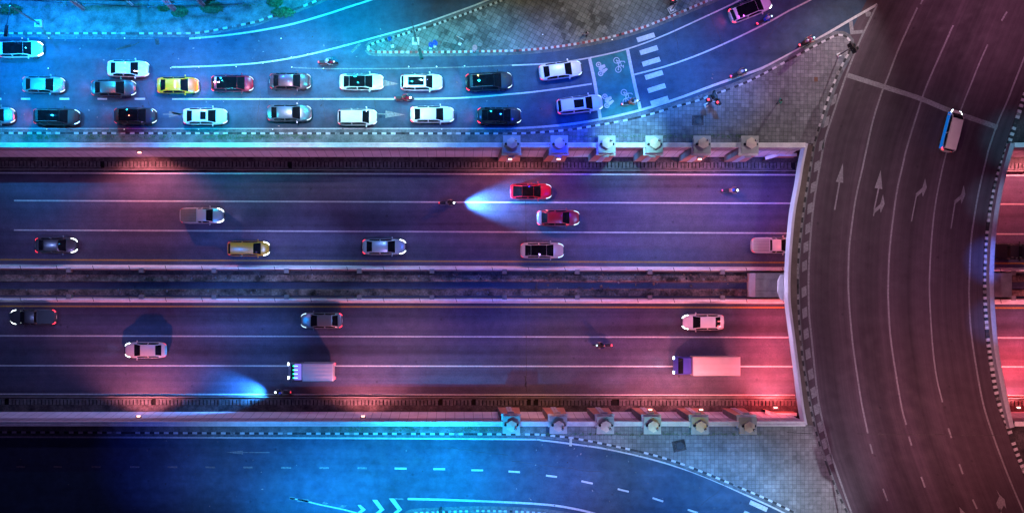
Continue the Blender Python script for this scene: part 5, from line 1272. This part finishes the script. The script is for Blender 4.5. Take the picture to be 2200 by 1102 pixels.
for i in range(2600):
    k = rnd.random()
    if k < .35: x = rnd.gauss(rnd.choice((90, 210, 330, 470, 560, 650)), 28); y = rnd.uniform(289, 299)
    elif k < .55: x = rnd.gauss(rnd.choice((760, 870, 1010, 1075)), 20); y = rnd.uniform(914, 926)
    elif k < .7: x = rnd.uniform(1200, 1600); y = rnd.gauss(293, 2)
    elif k < .85: x = rnd.uniform(0, 560); y = rnd.gauss(16 if x < 120 else 13, 3)
    else: x = rnd.uniform(1160, 1640); y = rnd.gauss(932, 1.5)
    if x < 0 or x > 1650: continue
    p = W(x, y, .16); leaves(q, (p.x, p.y, .15), .12, .1, .12, 2, .06, rnd, M_LEAF if rnd.random() < .6 else M_LEAF2)
tag(q.build('weeds'), kind='stuff', label='low green weeds scattered along the verges and gutters', cat='weeds')
# tree pit and manholes
def pit(px, py, rz, label, size=1.25, lid=True):
    p = W(px, py, .15); t = thing('manhole' if lid else 'tree_pit', label, 'manhole' if lid else 'pit', (p.x, p.y, .155), R(rz), None)
    q = MB(); q.box((0, 0, .0), (size, size * .85, .03), M_DIRT); q.build('surround', t); q = MB(); q.lathe([(.0, .03), (size * .26, .03), (size * .27, .015), (size * .31, .02), (size * .31, .015)], M_DMETAL if lid else M_HOLE, (size * .04, -.05, 0), 20); q.build('cover', t)
pit(1499, 259, 0, 'round manhole in a dark square on the plaza below the traffic light'); pit(1459, 957, 12, 'dark square manhole on the southern plaza below the pylons', 1.4)
for i, (x, y, lab) in enumerate(((1699, 171, 'small rusty square plate on the plaza near the tip'),)):
    p = W(x + 54, y, .15); q = MB(); q.box((p.x, p.y, .165), (.38, .5, .03), mat('rust_plate', (.14, .07, .04), .8)); tag(q.build('cover_plate'), lab, 'cover plate')
# delineator studs along the lines
q0 = None
SP = [(48,83),(105,83),(268,83),(430,83),(367,147),(427.6,145),(507.6,144),(565,136.5),(585,132),(626,124),(661,117.5),(737,99.5),(817,79),(874,64),(925,47),(104,147.5),(604,83.5),(627,145),(695,148),(878,144),(938,144),(998,142.5),(101,278),(267,278.5),(427,278.5),(586,278.5),(949,278),(1166,75),(1315,86)]
WHERE = ['on the top left edge line', 'on the curved gore line', 'on the line above the queue', 'on the line below the queue']
proto = None
for x, y in SP:
    p = W(x, y, .2)
    if proto is None:
        t = bpy.data.objects.new('reflective_stud', None); C.objects.link(t); proto = t
        q = MB(); q.tube((0, 0, 0), (0, 0, .22), .07, .05, M_DMETAL, 8); q.build('base', t); q = MB(); q.box((0, 0, .25), (.10, .10, .07), emit('stud_reflector', (.7, .95, 1.0), .5, (.7, .7, .7)), .4); q.build('reflector', t)  # the reflector's glint is a weak emission put into its material
    else: t = copy_tree(proto)
    t.location = (p.x, p.y, .01)
    if y > 270: k = 'lower queue edge line'
    elif y > 141: k = 'line above the queue'
    elif x > 540: k = 'curved white line'
    else: k = 'top left edge line'
    if x > 1150: k = 'kerb of the paved island'
    tag(t, 'small reflective stud with a pale top standing on the %s' % k, 'road stud', 'reflective studs on the ' + k)
q = MB()                                        # expansion joints, cracks and oil marks on the road surfaces
def crack(x0, y0, x1, y1, w_, z, jit=1.0, n=9):
    pts = [W(x0 + (x1 - x0) * i / n + rnd.uniform(-jit, jit), y0 + (y1 - y0) * i / n + rnd.uniform(-jit, jit), z) for i in range(n + 1)]
    for a, b2 in zip(pts, pts[1:]):
        d = (b2 - a).normalized(); n_ = Vector((-d.y, d.x, 0)) * w_ / 2; q.face([(v.x, v.y, z + .009) for v in (a - n_, b2 - n_, b2 + n_, a + n_)], M_DIRT)
crack(1129, 384, 1130.5, 556, .045, ZR, .3, 30); crack(1130, 664, 1131, 842, .045, ZR, .3, 30); crack(1130, 398, 1130, 412, .12, ZR); crack(1128.5, 806, 1129, 830, .12, ZR)
for a in ((300,180,330,245),(560,195,552,262),(690,196,700,262),(800,195,812,255),(1440,10,1460,120),(1520,20,1560,110),(1650,80,1690,30),(620,60,680,70),(430,20,470,60),(120,250,180,262),(1560,1040,1500,1090),(1100,990,1300,1015),(950,960,1090,978)):
    crack(*a, .035, 0.0, 1.6, 14)
crack(1840, 931, 2165, 935, .06, .008, .4, 60); crack(1690, 928, 1745, 931, .06, .145, .4)
crack(250, 107, 282, 97, .22, 0.0, .6); crack(270, 103, 300, 92, .10, 0.0, 1.2); crack(336, 84, 339, 97, .42, 0.0, .5, 4)
struct(q.build('road_cracks'))
# litter and dark stains on the paving, leaf debris in the gutters
q = MB()
for i in range(260):
    k = rnd.random()
    if k < .4: x, y = rnd.uniform(0, 1700), rnd.uniform(150, 280)
    elif k < .6: x, y = rnd.uniform(0, 900), rnd.uniform(60, 130)
    elif k < .8: x, y = rnd.uniform(1150, 1720), rnd.uniform(940, 1000)
    else: x, y = rnd.uniform(0, 1700), rnd.uniform(945, 1100)
    p = W(x, y, .0); s_ = rnd.uniform(.03, .10); q.box((p.x, p.y, .02), (s_ * 2, s_, .02), rnd.choice((M_DIRT, M_BLACK, M_BARK, M_SLAB, M_CONC2)), rnd.uniform(0, 3))
tag(q.build('road_litter'), kind='stuff', label='tiny scraps of litter and leaves scattered over the roads', cat='litter')
